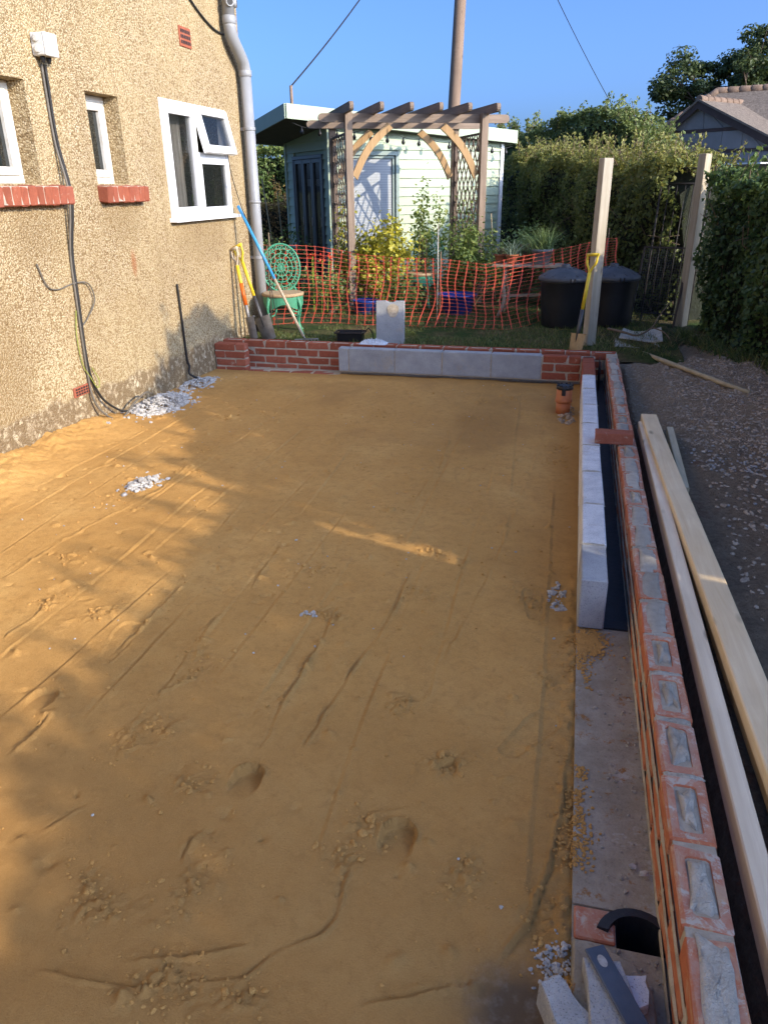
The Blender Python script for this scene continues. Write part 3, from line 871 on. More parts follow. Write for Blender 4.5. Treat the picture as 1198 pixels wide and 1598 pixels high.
def frame_rect(mb, x, y0, y1, z0, z1, w, dep, ch=.004):
    """frame of four mitre-less members butted end to end; front face at x"""
    for (ya, yb, za, zb) in ((y0, y1, z0, z0+w), (y0, y1, z1-w, z1), (y0, y0+w, z0+w, z1-w), (y1-w, y1, z0+w, z1-w)):
        mb.box(H((x-dep/2, (ya+yb)/2, (za+zb)/2)), (dep, yb-ya, zb-za), None, ch)
# large window
wi = MB()
xf = W+.012
y0, y1, z0, z1 = .137, 1.372, 1.147, 2.08
frame_rect(wi, xf, y0, y1, z0, z1, .05, .07)
wi.box(H((xf-.035, .715, 1.61)), (.069, .055, .832), None, .004)
wi.box(H((xf-.035, 1.03, 1.675)), (.068, .575, .05), None, .004)
win = wi.build('window', 'upvc', house); win['label'] = 'large white window with an opened top light'
s = MB(); frame_rect(s, xf+.012, .18, .70, 1.19, 2.035, .06, .06); s.build('casement', 'upvc', win)
s = MB(); frame_rect(s, xf+.004, .735, 1.335, 1.19, 1.655, .05, .04); s.build('casement', 'upvc', win)
s = MB(); s.box(H((xf-.018, .44, 1.612)), (.012, .40, .725)); s.build('pane', 'glass', win)
s = MB(); s.box(H((xf-.016, 1.035, 1.422)), (.012, .50, .366)); s.build('pane', 'glass', win)
# opened top light, hinged at its head
def tilt(p):
    hx, hz = xf+.02, 2.065
    a = math.radians(13)
    dx, dz = p[0]-hx, p[2]-hz
    return (hx+dx*math.cos(a)-dz*math.sin(a), p[1], hz+dx*math.sin(a)+dz*math.cos(a))
s = MB()
frame_rect(s, xf+.02, .735, 1.365, 1.69, 2.07, .065, .05)
s.v = [H(tilt((v[0]+W, v[1]-1, v[2]-.3))) for v in s.v]
s.build('top_light', 'upvc', win)
s = MB(); s.box(H((xf-.005, 1.05, 1.88)), (.012, .51, .255))
s.v = [H(tilt((v[0]+W, v[1]-1, v[2]-.3))) for v in s.v]
s.build('pane', 'glass', win)
s = MB()
s.prism([(0, 0, 0), (.10, 0, -.012), (.10, 0, -.036), (0, 0, -.036)], (0, 1.33, 0), None, H((W-.03, .10, 1.17)))
s.build('sill', 'upvc', win)
# things seen behind the panes
s = MB()
n = 26
for k in range(n):
    ya = .50+.18*k/n; yb = .50+.18*(k+1)/n
    xa = W-.13+.02*math.sin(k*1.9); xb = W-.13+.02*math.sin((k+1)*1.9)
    s.add([H((xa, ya, 1.15)), H((xb, yb, 1.15)), H((xb, yb, 2.1)), H((xa, ya, 2.1))], [(0, 1, 2, 3)])
s.build('curtain', 'curtain', win)
bh = thing('bird_house', 'small teal bird house on the inner sill of the large window', 'ornament', (W-.14, .36, 1.18))
s = MB(); s.box((0, 0, .055), (.10, .13, .11), None, .004); s.build('body', 'teal_paint', bh)
s = MB(); s.prism([(-.07, -.08, .11), (.07, -.08, .11), (0, -.08, .17)], (0, .16, 0)); s.build('roof', 'upvc_dirty', bh)
bt = MB(); bt.lathe([(.03, 0), (.033, .02), (.033, .14), (.02, .17), (.012, .18), (.012, .215)], (W-.14, .87, 1.18), 14)
tag(bt.build('bottle', 'bottle_green'), 'yellow-green bottle inside the lower right pane of the large window', 'bottle')
mb = MB(); mb.box((W-.16, .78, 1.163), (.16, 1.1, .03)); o = mb.build('inner_sill', 'upvc_dirty', house); o.location = (-W, 1, .3)
# two small windows
for (a, b, c, d) in HOLES[:2]:
    s = MB(); xf2 = W-.12
    frame_rect(s, xf2, a+.002, b-.002, c+.002, d-.002, .055, .06)
    w2 = s.build('window', 'upvc_dirty', house); w2['label'] = 'narrow white wooden window in a deep recess'
    s = MB(); frame_rect(s, xf2+.014, a+.05, b-.05, c+.05, d-.05, .05, .04); s.build('casement', 'upvc_dirty', w2)
    s = MB(); s.box(H((xf2-.02, (a+b)/2, (c+d)/2)), (.01, b-a-.19, d-c-.19)); s.build('pane', 'glass_dark', w2)
# brick sills, one brick after the other
rs = random.Random(4)
def brickmesh(L, Wd, Ht, mat, frog=False, seed=0, jit=.0026, ch=.006):
    r_ = random.Random(seed)
    hx, hy, hz = L/2, Wd/2, Ht/2
    vs, fs = chbox(hx, hy, hz, ch)
    vs = [tuple(q+r_.uniform(-jit, jit) for q in p) for p in vs]
    for cn in range(8):
        if r_.random() < .3:
            kx = r_.uniform(.90, .97)
            for q3 in range(3): i_ = cn*3+q3; vs[i_] = (vs[i_][0]*kx, vs[i_][1]*r_.uniform(.90, .98), vs[i_][2]*(1 if frog else .96))
    b = MB()
    if frog:
        top = [f for f in fs if len(f) == 4 and all(abs(vs[i][2]-hz) < .003 for i in f)][0]
        fs = [f for f in fs if f != top]
        o = len(vs)
        m_ = .028
        px = hx-.030; py = hy-.024
        rim = [(-px, -py), (px, -py), (px, py), (-px, py)]
        # order rim as the top face's corners
        q = sorted(top, key=lambda i: math.atan2(vs[i][1], vs[i][0]))
        rim = sorted(rim, key=lambda p: math.atan2(p[1], p[0]))
        # rounded rim: eight points
        rim8 = []
        for (x, y) in rim:
            a1 = (x*.93, y); a2 = (x, y*.72)
            if x*y > 0: a1, a2 = a2, a1
            rim8 += [a1, a2]
        vs += [(x, y, hz-.001) for x, y in rim8]
        vs += [(x*.86, y*.78, hz-.018) for x, y in rim8]
        for i in range(4):
            j = (i+1) % 4
            fs.append((q[i], o+2*i+1, o+2*i))
            fs.append((q[i], q[j], o+2*j, o+2*i+1))
        for i in range(8):
            j = (i+1) % 8
            fs.append((o+i, o+j, o+8+j, o+8+i))
        fs.append(tuple(o+8+i for i in range(8)))
    b.add(vs, fs)
    return b.mesh('brick', mat)
sill_meshes = [brickmesh(.135, .0705, .115, 'brick_red', seed=50+i, jit=.0025, ch=.008) for i in range(4)]
for (ya, yb) in ((-2.05, -1.295), (-.895, -.32)):
    cnt = int(round((yb-ya)/.073))
    m2 = MB(); m2.box(H((W+.018, (ya+yb)/2, 1.369)), (.11, yb-ya-.012, .105)); sl = m2.build('brick_sill', 'mortar', house)
    for k in range(cnt):
        o = link('brick', sill_meshes[k % 4], sl, H((W+.016+rs.uniform(-.004, .004), ya+.036+k*(yb-ya-.0)/cnt, 1.369+rs.uniform(-.003, .003))))
        o.rotation_euler = (rs.uniform(-.03, .03), math.radians(6), rs.uniform(-.03, .03))
# air bricks: frame plus grille bars
def airbrick(y, z, w, h):
    s = MB(); s.box(H((W+.001, y, z)), (.02, w, h), None, .003)
    ab = s.build('air_brick', 'brick_red', house)
    s = MB()
    for r_ in range(3):
        for k in range(6):
            s.box(H((W+.0115, y+(k-2.5)*w*.145, z+(r_-1)*h*.27)), (.003, w*.10, h*.17))
    s.build('grille', 'gasket', ab)
airbrick(.715, 2.58, .205, .15); airbrick(-1.47, .065, .205, .07)

# downpipe at the corner
dp = thing('downpipe', 'grey soil pipe with a swan-neck bend at the house corner', 'drainpipe', (W+.09, 1.76, -.1))
s = MB(); bx_ = .0
xo, yo = W+.09, 1.76
def D(p): return (p[0]-xo, p[1]-yo, p[2]+.1)
path = [(xo, 1.76, -.1), (xo, 1.76, 2.43)]
s.tube([D(p) for p in path], .055, 20); s.build('pipe', 'pipe_grey', dp)
s = MB()
bend = []
for k in range(7):
    a = k/6*math.radians(52); bend.append((xo, 1.76-.16*(1-math.cos(a)), 2.42+.16*math.sin(a)))
p1 = bend[-1]
dirv = (0, -math.sin(math.radians(52)), math.cos(math.radians(52)))
p2 = (xo, p1[1]+dirv[1]*.20, p1[2]+dirv[2]*.20)
bend.append(p2)
for k in range(1, 8):
    a = math.radians(52)*(1-k/7)
    c_y = p2[1]-.17*math.cos(math.radians(52)); c_z = p2[2]-.17*math.sin(math.radians(52))+0
    bend.append((xo, p2[1]-.17*(math.cos(a)-math.cos(math.radians(52))), p2[2]+.17*(math.sin(math.radians(52))-math.sin(a))))
s.tube([D(p) for p in bend], .057, 20); s.build('swan_neck', 'pipe_grey', dp)
e = bend[-1]
s = MB(); s.tube([D((e[0], e[1], e[2])), D((e[0], e[1], 5.1))], .055, 20); s.build('upper_pipe', 'pipe_grey', dp)
def collar(z, y, h=.06, r=.063):
    s = MB(); s.lathe([(r-.006, 0), (r, .008), (r, h-.008), (r-.006, h)], D((xo, y, z)), 20); s.build('collar', 'pipe_grey', dp)
collar(2.40, 1.76); collar(e[2]-.01, e[1], .07); collar(e[2]+.27, e[1], .03, .061); collar(1.25+.0, 1.76, .001+.03, .062)
for zz_ in (1.93, .70):
    s = MB(); s.lathe([(.060, 0), (.0605, .003), (.0605, .027), (.060, .03)], D((xo, 1.76, zz_)), 20)
    s.box(D((W+.03, 1.76, zz_+.015)), (.09, .03, .028)); s.build('bracket', 'pipe_grey', dp)
# rodding-eye branch with two round openings
s = MB()
for ang in (-.9, .35):
    dvec = Vector((math.cos(ang), -math.sin(ang)*0-math.cos(ang)*0, 0))
    dvec = Vector((math.cos(ang), math.sin(ang), 0))*1.0
    b0 = Vector(D((xo, e[1], e[2]+.155)))
    s.tube([b0+dvec*.03, b0+dvec*.082], .036, 16)
s.build('branch_socket', 'pipe_grey', dp)
for ang in (-.9, .35):
    s = MB(); dvec = Vector((math.cos(ang), math.sin(ang), 0)); b0 = Vector(D((xo, e[1], e[2]+.155)))
    s.tube([b0+dvec*.0825, b0+dvec*.084], .028, 16); s.build('socket_opening', 'gasket', dp)

# junction box and cables
jb = thing('junction_box', 'small white cable junction box high on the pebble-dash wall', 'electrical box', (W, -1.31, 2.23))
s = MB(); s.box((.045, 0, 0), (.09, .125, .125), None, .006); s.build('box', 'box_white', jb)
s = MB(); s.box((.096, 0, 0), (.014, .128, .128), None, .004); s.build('cover', 'box_white', jb)
for yy_ in (-.03, .03):
    s = MB(); s.lathe([(.016, 0), (.016, -.02), (.011, -.024), (.011, -.035)], (.045, yy_, -.063), 10); s.build('gland', 'gasket', jb)
for zz_ in (-.03, .03):
    s = MB(); s.lathe([(.02, 0), (.02, .012), (.014, .013)], (.045, -.0625, zz_), 12, Matrix.Rotation(PI/2, 3, 'X')); s.build('knockout', 'box_white', jb)
def catmull(pts, n=8):
    P_ = [Vector(p) for p in pts]; P_ = [P_[0]*2-P_[1]]+P_+[P_[-1]*2-P_[-2]]
    out = []
    for i in range(1, len(P_)-2):
        a, b, c, d = P_[i-1:i+3]
        for k in range(n):
            u = k/n
            out.append(.5*((2*b)+(c-a)*u+(2*a-5*b+4*c-d)*u*u+(3*b-a-3*c+d)*u**3))
    out.append(P_[-2]); return out
def cable(name, pts, r, mat, label, cat='cable', n=8):
    s = MB(); s.tube(catmull(pts, n), r, 6); return tag(s.build(name, mat), label, cat)
x_ = W+.014
cable('armoured_cable', [(x_, -1.285, 2.13), (x_, -1.29, 1.7), (x_+.05, -1.305, 1.36), (x_, -1.33, 1.0), (x_, -1.35, .7), (x_, -1.37, .22), (x_+.02, -1.31, -.02), (x_+.06, -1.17, -.16), (x_+.10, -1.10, -.19)], .0095, 'cable_black', 'thick black cable running down from the junction box to the gravel')
cable('twin_cable', [(x_, -1.32, 2.13), (x_, -1.318, 1.7), (x_+.052, -1.333, 1.37), (x_, -1.353, 1.0), (x_, -1.375, .7), (x_, -1.392, .22), (x_+.02, -1.40, -.02), (x_+.06, -1.33, -.16), (x_+.09, -1.20, -.22), (x_+.11, -1.02, -.14), (x_+.12, -.86, -.10), (x_+.10, -.74, -.14)], .008, 'cable_grey', 'brown-grey cable beside the black one, looping onto the gravel')
cable('earth_wire', [(x_, -1.40, .62), (x_, -1.44, .45), (x_, -1.43, .25), (x_+.01, -1.38, .14), (x_+.02, -1.33, .05), (x_+.015, -1.29, .1), (x_, -1.33, .2)], .004, 'cable_green', 'thin yellow-green earth wire hanging beside the thick cable')
cable('loose_flex', [(x_, -1.72, .96), (x_, -1.66, .82), (x_, -1.56, .78), (x_, -1.36, .80), (x_+.01, -1.22, .78), (x_+.01, -1.18, .66), (x_, -1.28, .55), (x_, -1.37, .5)], .005, 'cable_grey', 'thin flex curling out left and right of the thick cable')
cable('cable_stub', [(x_, .068, .63), (x_, .08, .3), (x_, .09, -.03), (x_+.01, .10, -.10), (x_+.03, .05, -.16), (x_+.10, .10, -.22)], .010, 'cable_black', 'short black conduit standing at the shaded wall base')
cable('window_wire', [(W+.09, 1.18, 1.70), (W+.10, 1.25, 1.45), (W+.14, 1.36, 1.15), (W+.24, 1.42, .85), (W+.35, 1.40, .45), (W+.42, 1.36, .02)], .0035, 'cable_black', 'thin black wire dangling from the open top light')
cable('wall_cable', [(x_, .78, 2.92), (x_, 1.05, 2.80), (x_, 1.3, 2.73), (x_, 1.5, 2.72)], .009, 'cable_black', 'black cable crossing the wall to the soil pipe')
s = MB(); s.tube([(x_, -1.24+.11*math.cos(a/16*2*PI)-.33, 2.62+.13*math.sin(a/16*2*PI)) for a in range(11, 29)], .009, 6)
tag(s.build('cable_loop', 'cable_black'), 'black cable loop at the top left corner of the wall', 'cable')

# gravel heaps
def heap(name, cx, cy, rx, ry, hgt, n, r, seed, label, mat='stone_white', z=-.245):
    rg = np.random.default_rng(seed)
    a = rg.uniform(0, 2*PI, n); q = np.sqrt(rg.random(n))*np.where(rg.random(n) < .14, rg.uniform(1, 1.9, n), 1)
    px = cx+rx*q*np.cos(a); py = cy+ry*q*np.sin(a)
    zz = sand_h(px[None, :].copy(), py[None, :].copy())[0] if z is None else np.full(n, z)
    pz = zz+hgt*np.clip(1-q**1.5, 0, 1)*rg.random(n)**.6+r*.1; r = r*rg.lognormal(0, .35, n)
    k = px > W+.01
    o = link(name, stones(name, np.stack([px, py, pz], 1)[k], r[k], mat, rg))
    return tag(o, label, kind='stuff')
heap('gravel', -3.66, -.72, .20, .38, .09, 1100, .0115, 1, 'pale gravel heap at the wall foot under the cable ends', z=None)
heap('gravel', -3.70, .02, .13, .26, .04, 300, .011, 2, 'pale gravel scatter along the shaded wall foot', z=None)
heap('gravel', -2.86, -2.37, .08, .13, .025, 190, .0105, 3, 'small pale gravel heap on the open sand', z=None)
heap('gravel', -1.383, -3.575, .03, .02, .008, 12, .009, 4, 'few white stones in the middle of the sand', z=None)
heap('gravel', -.385, -3.2, .035, .13, .01, 34, .009, 5, 'scattered stones on the sand beside the end block', 'stone_white', None)
heap('gravel', -.40, -.25, .06, .35, .015, 80, .012, 6, 'stones in the hollow around the drain pipe', 'stone_mixed', None)
rg = np.random.default_rng(21)
n = 110
px = rg.uniform(-3.5, -.34, n); py = rg.uniform(-5.1, .5, n)
P = np.stack([px, py, sand_h(px[None].copy(), py[None].copy())[0]+.002], 1)
tag(link('grit', stones('grit', P, .005, 'stone_white', rg)), 'tiny pale stones sprinkled over the sand', kind='stuff')
n = 2600
px = rg.uniform(-3.55, -.34, n); py = rg.uniform(-5.2, .5, n)
for i in range(n):
    if i < 1700:
        c = CLUMPS[i % len(CLUMPS)]; px[i] = c[0]+rg.normal(0, .045); py[i] = c[1]+rg.normal(0, .05)
k = px < -.31; px, py = px[k], py[k]
P = np.stack([px, py, sand_h(px[None].copy(), py[None].copy())[0]+.001], 1)
tag(link('sand_crumbs', stones('sand_crumbs', P, rg.lognormal(-5.5, .4, len(P)), 'sand', rg, .8)), 'crumbs of loose sand around the scuffs', kind='stuff')
n = 1800
px = -.30+np.abs(rg.normal(0, .022, n))*np.sign(rg.uniform(-.6, 1, n)); py = rg.uniform(-5.1, -3.5, n)
k = vnoise(px, py, 77, 3, 7) > -.05
px, py = px[k], py[k]
P = np.stack([px, py, np.where(px < -.303, -.238, -.224)], 1)
tag(link('sand_crumbs', stones('sand_crumbs', P, .0045, 'sand', rg, .7)), 'sand spilled along the edge of the footing', kind='stuff')
n = 1300
px = rg.normal(-.26, .032, n); py = rg.normal(-3.56, .05, n)
k = (px > -.30) & (px < -.12); px, py = px[k], py[k]
P = np.stack([px, py, np.full(len(px), -.222)], 1)
tag(link('sand_spill', stones('sand_spill', P, .0045, 'sand', rg, .6)), 'sand spilled before the end block on the footing', kind='stuff')
# ================================================================== LOW WALLS
rw = random.Random(12)
BR_R = [brickmesh(.215, .1025, .065, 'brick_red', seed=i) for i in range(6)]
BR_O = [brickmesh(.215, .1025, .065, 'brick_orange', seed=10+i) for i in range(6)]
BR_RH = [brickmesh(.1025, .1025, .065, 'brick_red', seed=20+i) for i in range(3)]
BR_F = [brickmesh(.215, .1025, .065, 'brick_orange', True, seed=130+i) for i in range(12)]
BR_FR = [brickmesh(.215, .1025, .065, 'brick_red', True, seed=40+i) for i in range(4)]
def lump(L, Wd, hgt, seed, rag=.16):
    """lumpy mortar pad, flat below"""
    r_ = random.Random(seed)
    nu, nv = 22, 6
    vs = []; fs = []
    ph = [r_.uniform(0, 6.28) for _ in range(6)]
    for j in range(nv):
        q = 1-j/(nv-1)*.92 if j else 1
        for i in range(nu):
            a = 2*PI*i/nu
            rad = q*(1+rag*.5*math.sin(3*a+ph[0])+rag*.35*math.sin(5*a+ph[1])+rag*.25*math.sin(8*a+ph[2]))
            ca, sa = math.cos(a), math.sin(a)
            x = math.copysign(abs(ca)**.42, ca)*L/2*rad; y = math.copysign(abs(sa)**.42, sa)*Wd/2*rad
            zz = 0 if j == 0 else hgt*(.62+.38*(1-q*q))*(1+.22*math.sin(x*55+ph[3])*math.sin(y*80+ph[4])+.10*math.sin(x*130+ph[5]))+r_.uniform(-.0012, .0012)
            vs.append((x, y, zz))
    for j in range(nv-1):
        for i in range(nu):
            k = (i+1) % nu
            fs.append((j*nu+i, j*nu+k, (j+1)*nu+k, (j+1)*nu+i))
    fs.append(tuple((nv-1)*nu+i for i in range(nu)))
    b = MB(); b.add(vs, fs, True)
    return b.mesh('mortar_fill', 'mortar_grey')
FILL_S = [lump(.125, .036, .027, i, .38) for i in range(7)]
FILL_L = [lump(.150, .052, .026, 10+i, .30) for i in range(7)]
FILL_X = [lump(.222, .064, .008, 40+i, .20) for i in range(6)]
FILL_C = [lump(.215, .066, .024, 20+i, .22) for i in range(6)]
def put_brick(par, mesh, c, rz, j=.0015):
    o = link('brick', mesh, par, (c[0]+rw.uniform(-j, j), c[1]+rw.uniform(-j, j), c[2]+rw.uniform(-j, j)*.6))
    o.rotation_euler = (rw.uniform(-.006, .006), rw.uniform(-.006, .006), rz+rw.uniform(-.008, .008))
    return o

# outer leaf, right side
bw = thing('brick_wall', 'low red-brick outer wall running along the right of the sand', 'brick wall', (-.051, -3, -.226))
def B(p): return (p[0]+.051, p[1]+3, p[2]+.226)
mb = MB(); mb.box(B((-.051, -2.695, -.1155)), (.0925, 7.14, .221), None, 0); mb.build('mortar', 'mortar', bw)
for cse in range(3):
    zc = -.0325-.075*cse
    off = 0 if cse % 2 == 0 else .1125
    yj = -3.134+off
    k0 = -14 if cse == 0 else -14
    for k in range(-14, 19):
        y1_ = yj+.225*k+.0; yc = y1_+.1125
        if yc+.1 > .885 or yc < -6.3: continue
        if cse == 0:
            o = put_brick(bw, BR_F[rw.randrange(12)], B((-.051, yc, zc)), PI/2)
            u = rw.random()
            if yc > -1.2: kind_ = 'X' if u < .4 else 'C' if u < .75 else 'L'
            elif yc > -3.7: kind_ = 'X' if u < .38 else 'L' if u < .65 else 'S'
            else: kind_ = {0: 'X', 1: 'S', 2: 'S', 3: 'L', 4: 'S', 5: 'L'}[int(round((-3.6-yc)/.225)) % 6]
            me, zo = {'X': (FILL_X, .0325-.0015), 'C': (FILL_C, .0325-.012), 'L': (FILL_L, .0325-.0155), 'S': (FILL_S, .0325-.0185)}[kind_]
            link('mortar_fill', me[rw.randrange(6)], o, (rw.uniform(-.010, .010), rw.uniform(-.004, .004), zo), (0, 0, rw.uniform(-.07, .07)+(PI if rw.random() < .5 else 0)))
        else:
            put_brick(bw, BR_O[rw.randrange(6)], B((-.051, yc, zc)), PI/2, .0025)
# squeezed-out bed joints on the inner face
for zb_ in (-.070, -.145, -.220):
    vs = []; fs = []; m_ = 420
    for i in range(m_+1):
        y_ = -6.2+i*(7.05/m_)
        o_ = .0035+.0035*float(vnoise(np.array([y_]), np.array([zb_*50]), 5, 3, 9)[0])
        hh_ = .0065+.0035*float(vnoise(np.array([y_]), np.array([zb_*50]), 6, 3, 14)[0])
        for (a, e_) in ((0, hh_+.002), (-o_, hh_*.6), (-o_, -hh_*.7), (0, -hh_-.003)): vs.append(B((-.1035+a, y_, zb_+e_)))
    for i in range(m_):
        for k in range(3): fs.append((i*4+k, i*4+k+1, (i+1)*4+k+1, (i+1)*4+k))
    q_ = MB(); q_.add(vs, fs, True); q_.build('bed_joint', 'mortar', bw)
# mortar smeared up between the top bricks
JM = [lump(.020, .095, .012, 60+i, .25) for i in range(4)]
for k in range(-14, 18):
    if rw.random() < .7:
        link('mortar_joint', JM[k % 4], bw, B((-.051, -3.134+.225*k, -.010)), (0, 0, PI/2+rw.uniform(-.1, .1)))

# outer leaf, back
bb_ = thing('brick_wall', 'low red-brick outer wall across the far end, before the lawn', 'brick wall', (-1.9, .93, -.3))
def BB(p): return (p[0]+1.9, p[1]-.93, p[2]+.3)
mb = MB(); mb.box(BB((-1.915, .931, -.152)), (3.82, .092, .294)); mb.build('mortar', 'mortar', bb_)
for cse in range(4):
    zc = -.0325-.075*cse
    x = -3.825 if cse % 2 == 0 else -3.825+.1125-.225
    while x < -.05:
        xc = x+.1075
        if xc < -3.75: put_brick(bb_, BR_RH[cse % 3], BB((-3.774, .931, zc)), 0)
        elif xc+.1 < .01: put_brick(bb_, (BR_FR[rw.randrange(4)] if cse == 0 else BR_R[rw.randrange(6)]), BB((xc, .931, zc)), 0)
        x += .225
# inner leaf of blocks with corner bricks
bl = thing('block_wall', 'inner leaf of pale grey concrete blocks with brick corners', 'block wall', (-.253, 0, -.226))
def BL(p): return (p[0]+.253, p[1], p[2]+.226)
def blockmesh(L, Wd, Ht, mat, seed):
    r_ = random.Random(seed)
    vs, fs = chbox(L/2, Wd/2, Ht/2, .005)
    vs = [tuple(q+r_.uniform(-.0015, .0015) for q in p) for p in vs]
    b = MB(); b.add(vs, fs); return b.mesh('block', mat)
BK = [blockmesh(.44, .10, .215, 'block_pale', i) for i in range(4)]
BKG = [blockmesh(.44, .10, .215, 'block_grey', 10+i) for i in range(4)]
def put_block(mesh, c, rz):
    o = link('block', mesh, bl, (c[0]+rw.uniform(-.002, .002), c[1], c[2]))
    o.rotation_euler = (0, 0, rz+rw.uniform(-.004, .004)); return o
for k in range(7): put_block(BK[k % 4], BL((-.253, -.225-.45*k, -.1085)), PI/2)
put_block(blockmesh(.318, .10, .215, 'block_grey', 77), BL((-.253, -3.150-.005-.159, -.1085)), PI/2)
mb = MB(); mb.box(BL((-.253, -1.20, -.1175)), (.088, 3.9, .212)); mb.box(BL((-1.37, .725, -.1175)), (2.35, .088, .212))
mb.box(BL((-3.665, .725, -.145)), (.31, .088, .262)); mb.build('mortar', 'mortar', bl)
for cse in range(3):
    zc = -.0325-.075*cse
    # brick return beside the first block
    ysb = [.565, .340, .115] if cse % 2 == 0 else [.4525, .2275]
    for yb_ in ysb: put_brick(bl, BR_R[rw.randrange(6)], BL((-.253, yb_, zc)), PI/2)
    if cse % 2 == 1:
        put_brick(bl, BR_RH[0], BL((-.253, .058, zc)), 0); put_brick(bl, BR_RH[1], BL((-.253, .62, zc)), 0)
    # bricks right of the back blocks
    if cse % 2 == 0:
        put_brick(bl, BR_R[rw.randrange(6)], BL((-.6527+.1125, .725, zc)), 0); put_brick(bl, BR_RH[2], BL((-.367, .725, zc)), 0)
    else:
        put_brick(bl, BR_RH[2], BL((-.6527+.056, .725, zc)), 0); put_brick(bl, BR_R[rw.randrange(6)], BL((-.424, .725, zc)), 0)
for k in range(4): put_block(BKG[k], BL((-2.4527+.45*k+.225, .725, -.1085)), 0)
put_block(blockmesh(.092, .10, .215, 'block_grey', 78), BL((-2.5035, .725, -.1085)), 0)
# brick pier against the house
for cse in range(4):
    zc = -.0325-.075*cse
    if cse % 2 == 0:
        put_brick(bl, BR_R[rw.randrange(6)], BL((-3.718, .725, zc)), 0); put_brick(bl, BR_RH[cse % 3], BL((-3.554, .725, zc)), 0)
    else:
        put_brick(bl, BR_RH[cse % 3], BL((-3.774, .725, zc)), 0); put_brick(bl, BR_R[rw.randrange(6)], BL((-3.610, .725, zc)), 0)
# low course showing in the gap
for k in range(4): put_brick(bl, BR_R[k], BL((-3.385+.225*k, .722, -.285)), 0)
mb = MB(); mb.box(BL((-3.02, .735, -.262)), (.95, .115, .018), None, .004); mb.build('mortar_bed', 'mortar', bl)
JB = [lump(.018, .094, .010, 80+i, .3) for i in range(4)]
for k in range(8): link('mortar_joint', JB[k % 4], bl, BL((-.253, -.45*k, -.0075)), (0, 0, PI/2+rw.uniform(-.05, .05)))
# black membrane strip added to deepen the shade in the cavity
mb = MB(); mb.box((-.1525, -1.35, -.222), (.094, 4.2, .008)); mb.box((-.1525, .60, -.12), (.003, .5, .19))
tag(mb.build('cavity_shade_membrane', 'membrane'), 'black membrane strip added to deepen the shade in the cavity between the two walls', 'membrane')
# loose brick laid across both leaves
lb = link('brick', brickmesh(.215, .1025, .065, 'brick_red', seed=91, jit=.002, ch=.004), None, (-.128, -1.73, .0345), (0, 0, .03))
tag(lb, 'loose red brick bridging the two walls', 'brick')

# ------------------------------------------------------------------ timber lengths
def plank(name, p0, p1, w, h, mat, label, bow=.012, seg=10, twist=0):
    p0, p1 = Vector(p0), Vector(p1)
    d = p1-p0; L = d.length
    b = MB(); c = .004
    prof = [(-w/2+c, -h/2), (w/2-c, -h/2), (w/2, -h/2+c), (w/2, h/2-c), (w/2-c, h/2), (-w/2+c, h/2), (-w/2, h/2-c), (-w/2, -h/2+c)]
    vs = []; fs = []
    for i in range(seg+1):
        u = i/seg; y = (u-.5)*L
        ox = bow*math.sin(u*PI)+.25*bow*math.sin(u*9); oz = .003*math.sin(u*5)
        for (a, e_) in prof: vs.append((a+ox, y, e_+oz))
    for i in range(seg):
        for k in range(8):
            k2 = (k+1) % 8
            fs.append((i*8+k, i*8+k2, (i+1)*8+k2, (i+1)*8+k))
    fs.append(tuple(range(8))); fs.append(tuple(seg*8+k for k in range(8))[::-1])
    b.add(vs, fs)
    o = b.build(name, mat)
    o.location = (p0+p1)/2
    o.rotation_euler = (math.asin(d.z/L), twist, math.atan2(-d.x, d.y))
    return tag(o, label, 'timber', 'timber lengths beside the wall')
plank('timber_length', (.252, -5.6, -.026), (.124, -1.06, -.026), .098, .05, 'timber_pale', 'wide pale sawn timber lying on top beside the brick wall', -.012)
plank('timber_length', (.245, -5.65, -.077), (.125, -.99, -.077), .08, .047, 'timber_orange', 'orange-tinted timber underneath the wide pale one', -.006)
plank('timber_length', (.219, -2.25, -.078), (.2525, -1.15, -.078), .041, .05, 'timber_green', 'short pale timber offcut on the soil side of the stack', 0, 4)
plank('timber_length', (.092, -5.7, -.062), (.080, -1.15, -.062), .052, .07, 'timber_grey', 'narrow greyish timber in the gap next to the brick wall', 0)
mb = MB()
pts = [(.256, 1.33), (.42, .98), (.60, .62), (.78, .24), (.936, -.05)]
mb.tube([(p[0], p[1], -.075) for p in pts], [.018, .022, .02, .022, .016], 6)
tag(mb.build('edging_strip', 'cane'), 'broken pale wooden edging strip lying across the soil', 'wood strip')

# rubble on the yard
rg = np.random.default_rng(31)
n = 3800
px = rg.uniform(.36, 1.7, n); py = -5+rg.random(n)**.8*6.3
P = np.stack([px, py, yard_h(px[None], py[None])[0]], 1)
tag(link('rubble', stones('rubble', P, .0115, 'stone_mixed', rg)), 'small brown stones strewn over the soil yard', kind='stuff')
n = 190
px = np.concatenate([rg.uniform(.36, 1.6, 90), rg.normal(.62, .22, 100)]); py = np.concatenate([rg.uniform(-4.5, .6, 90), rg.normal(-1.62, .16, 100)])
P = np.stack([px, py, yard_h(px[None], py[None])[0]+.004], 1)
tag(link('rubble', stones('rubble', P, .009, 'stone_chip', rg)), 'white stone chips strewn over the soil yard', kind='stuff')
n = 9000
px = rg.uniform(.05, 1.35, n); py = rg.uniform(-1.4, 1.35, n)
P = np.stack([px, py, yard_h(px[None], py[None])[0]], 1)
tag(link('rubble', stones('rubble', P, .0055, 'stone_mixed', rg)), 'fine shingle over the far part of the yard', kind='stuff')
n = 260
px = rg.normal(-.13, .045, n); py = rg.uniform(-6, -3.6, n); k = (px < -.108) & (px > -.29) & ~((py > -4.84) & (py < -4.73)); px, py = px[k], py[k]
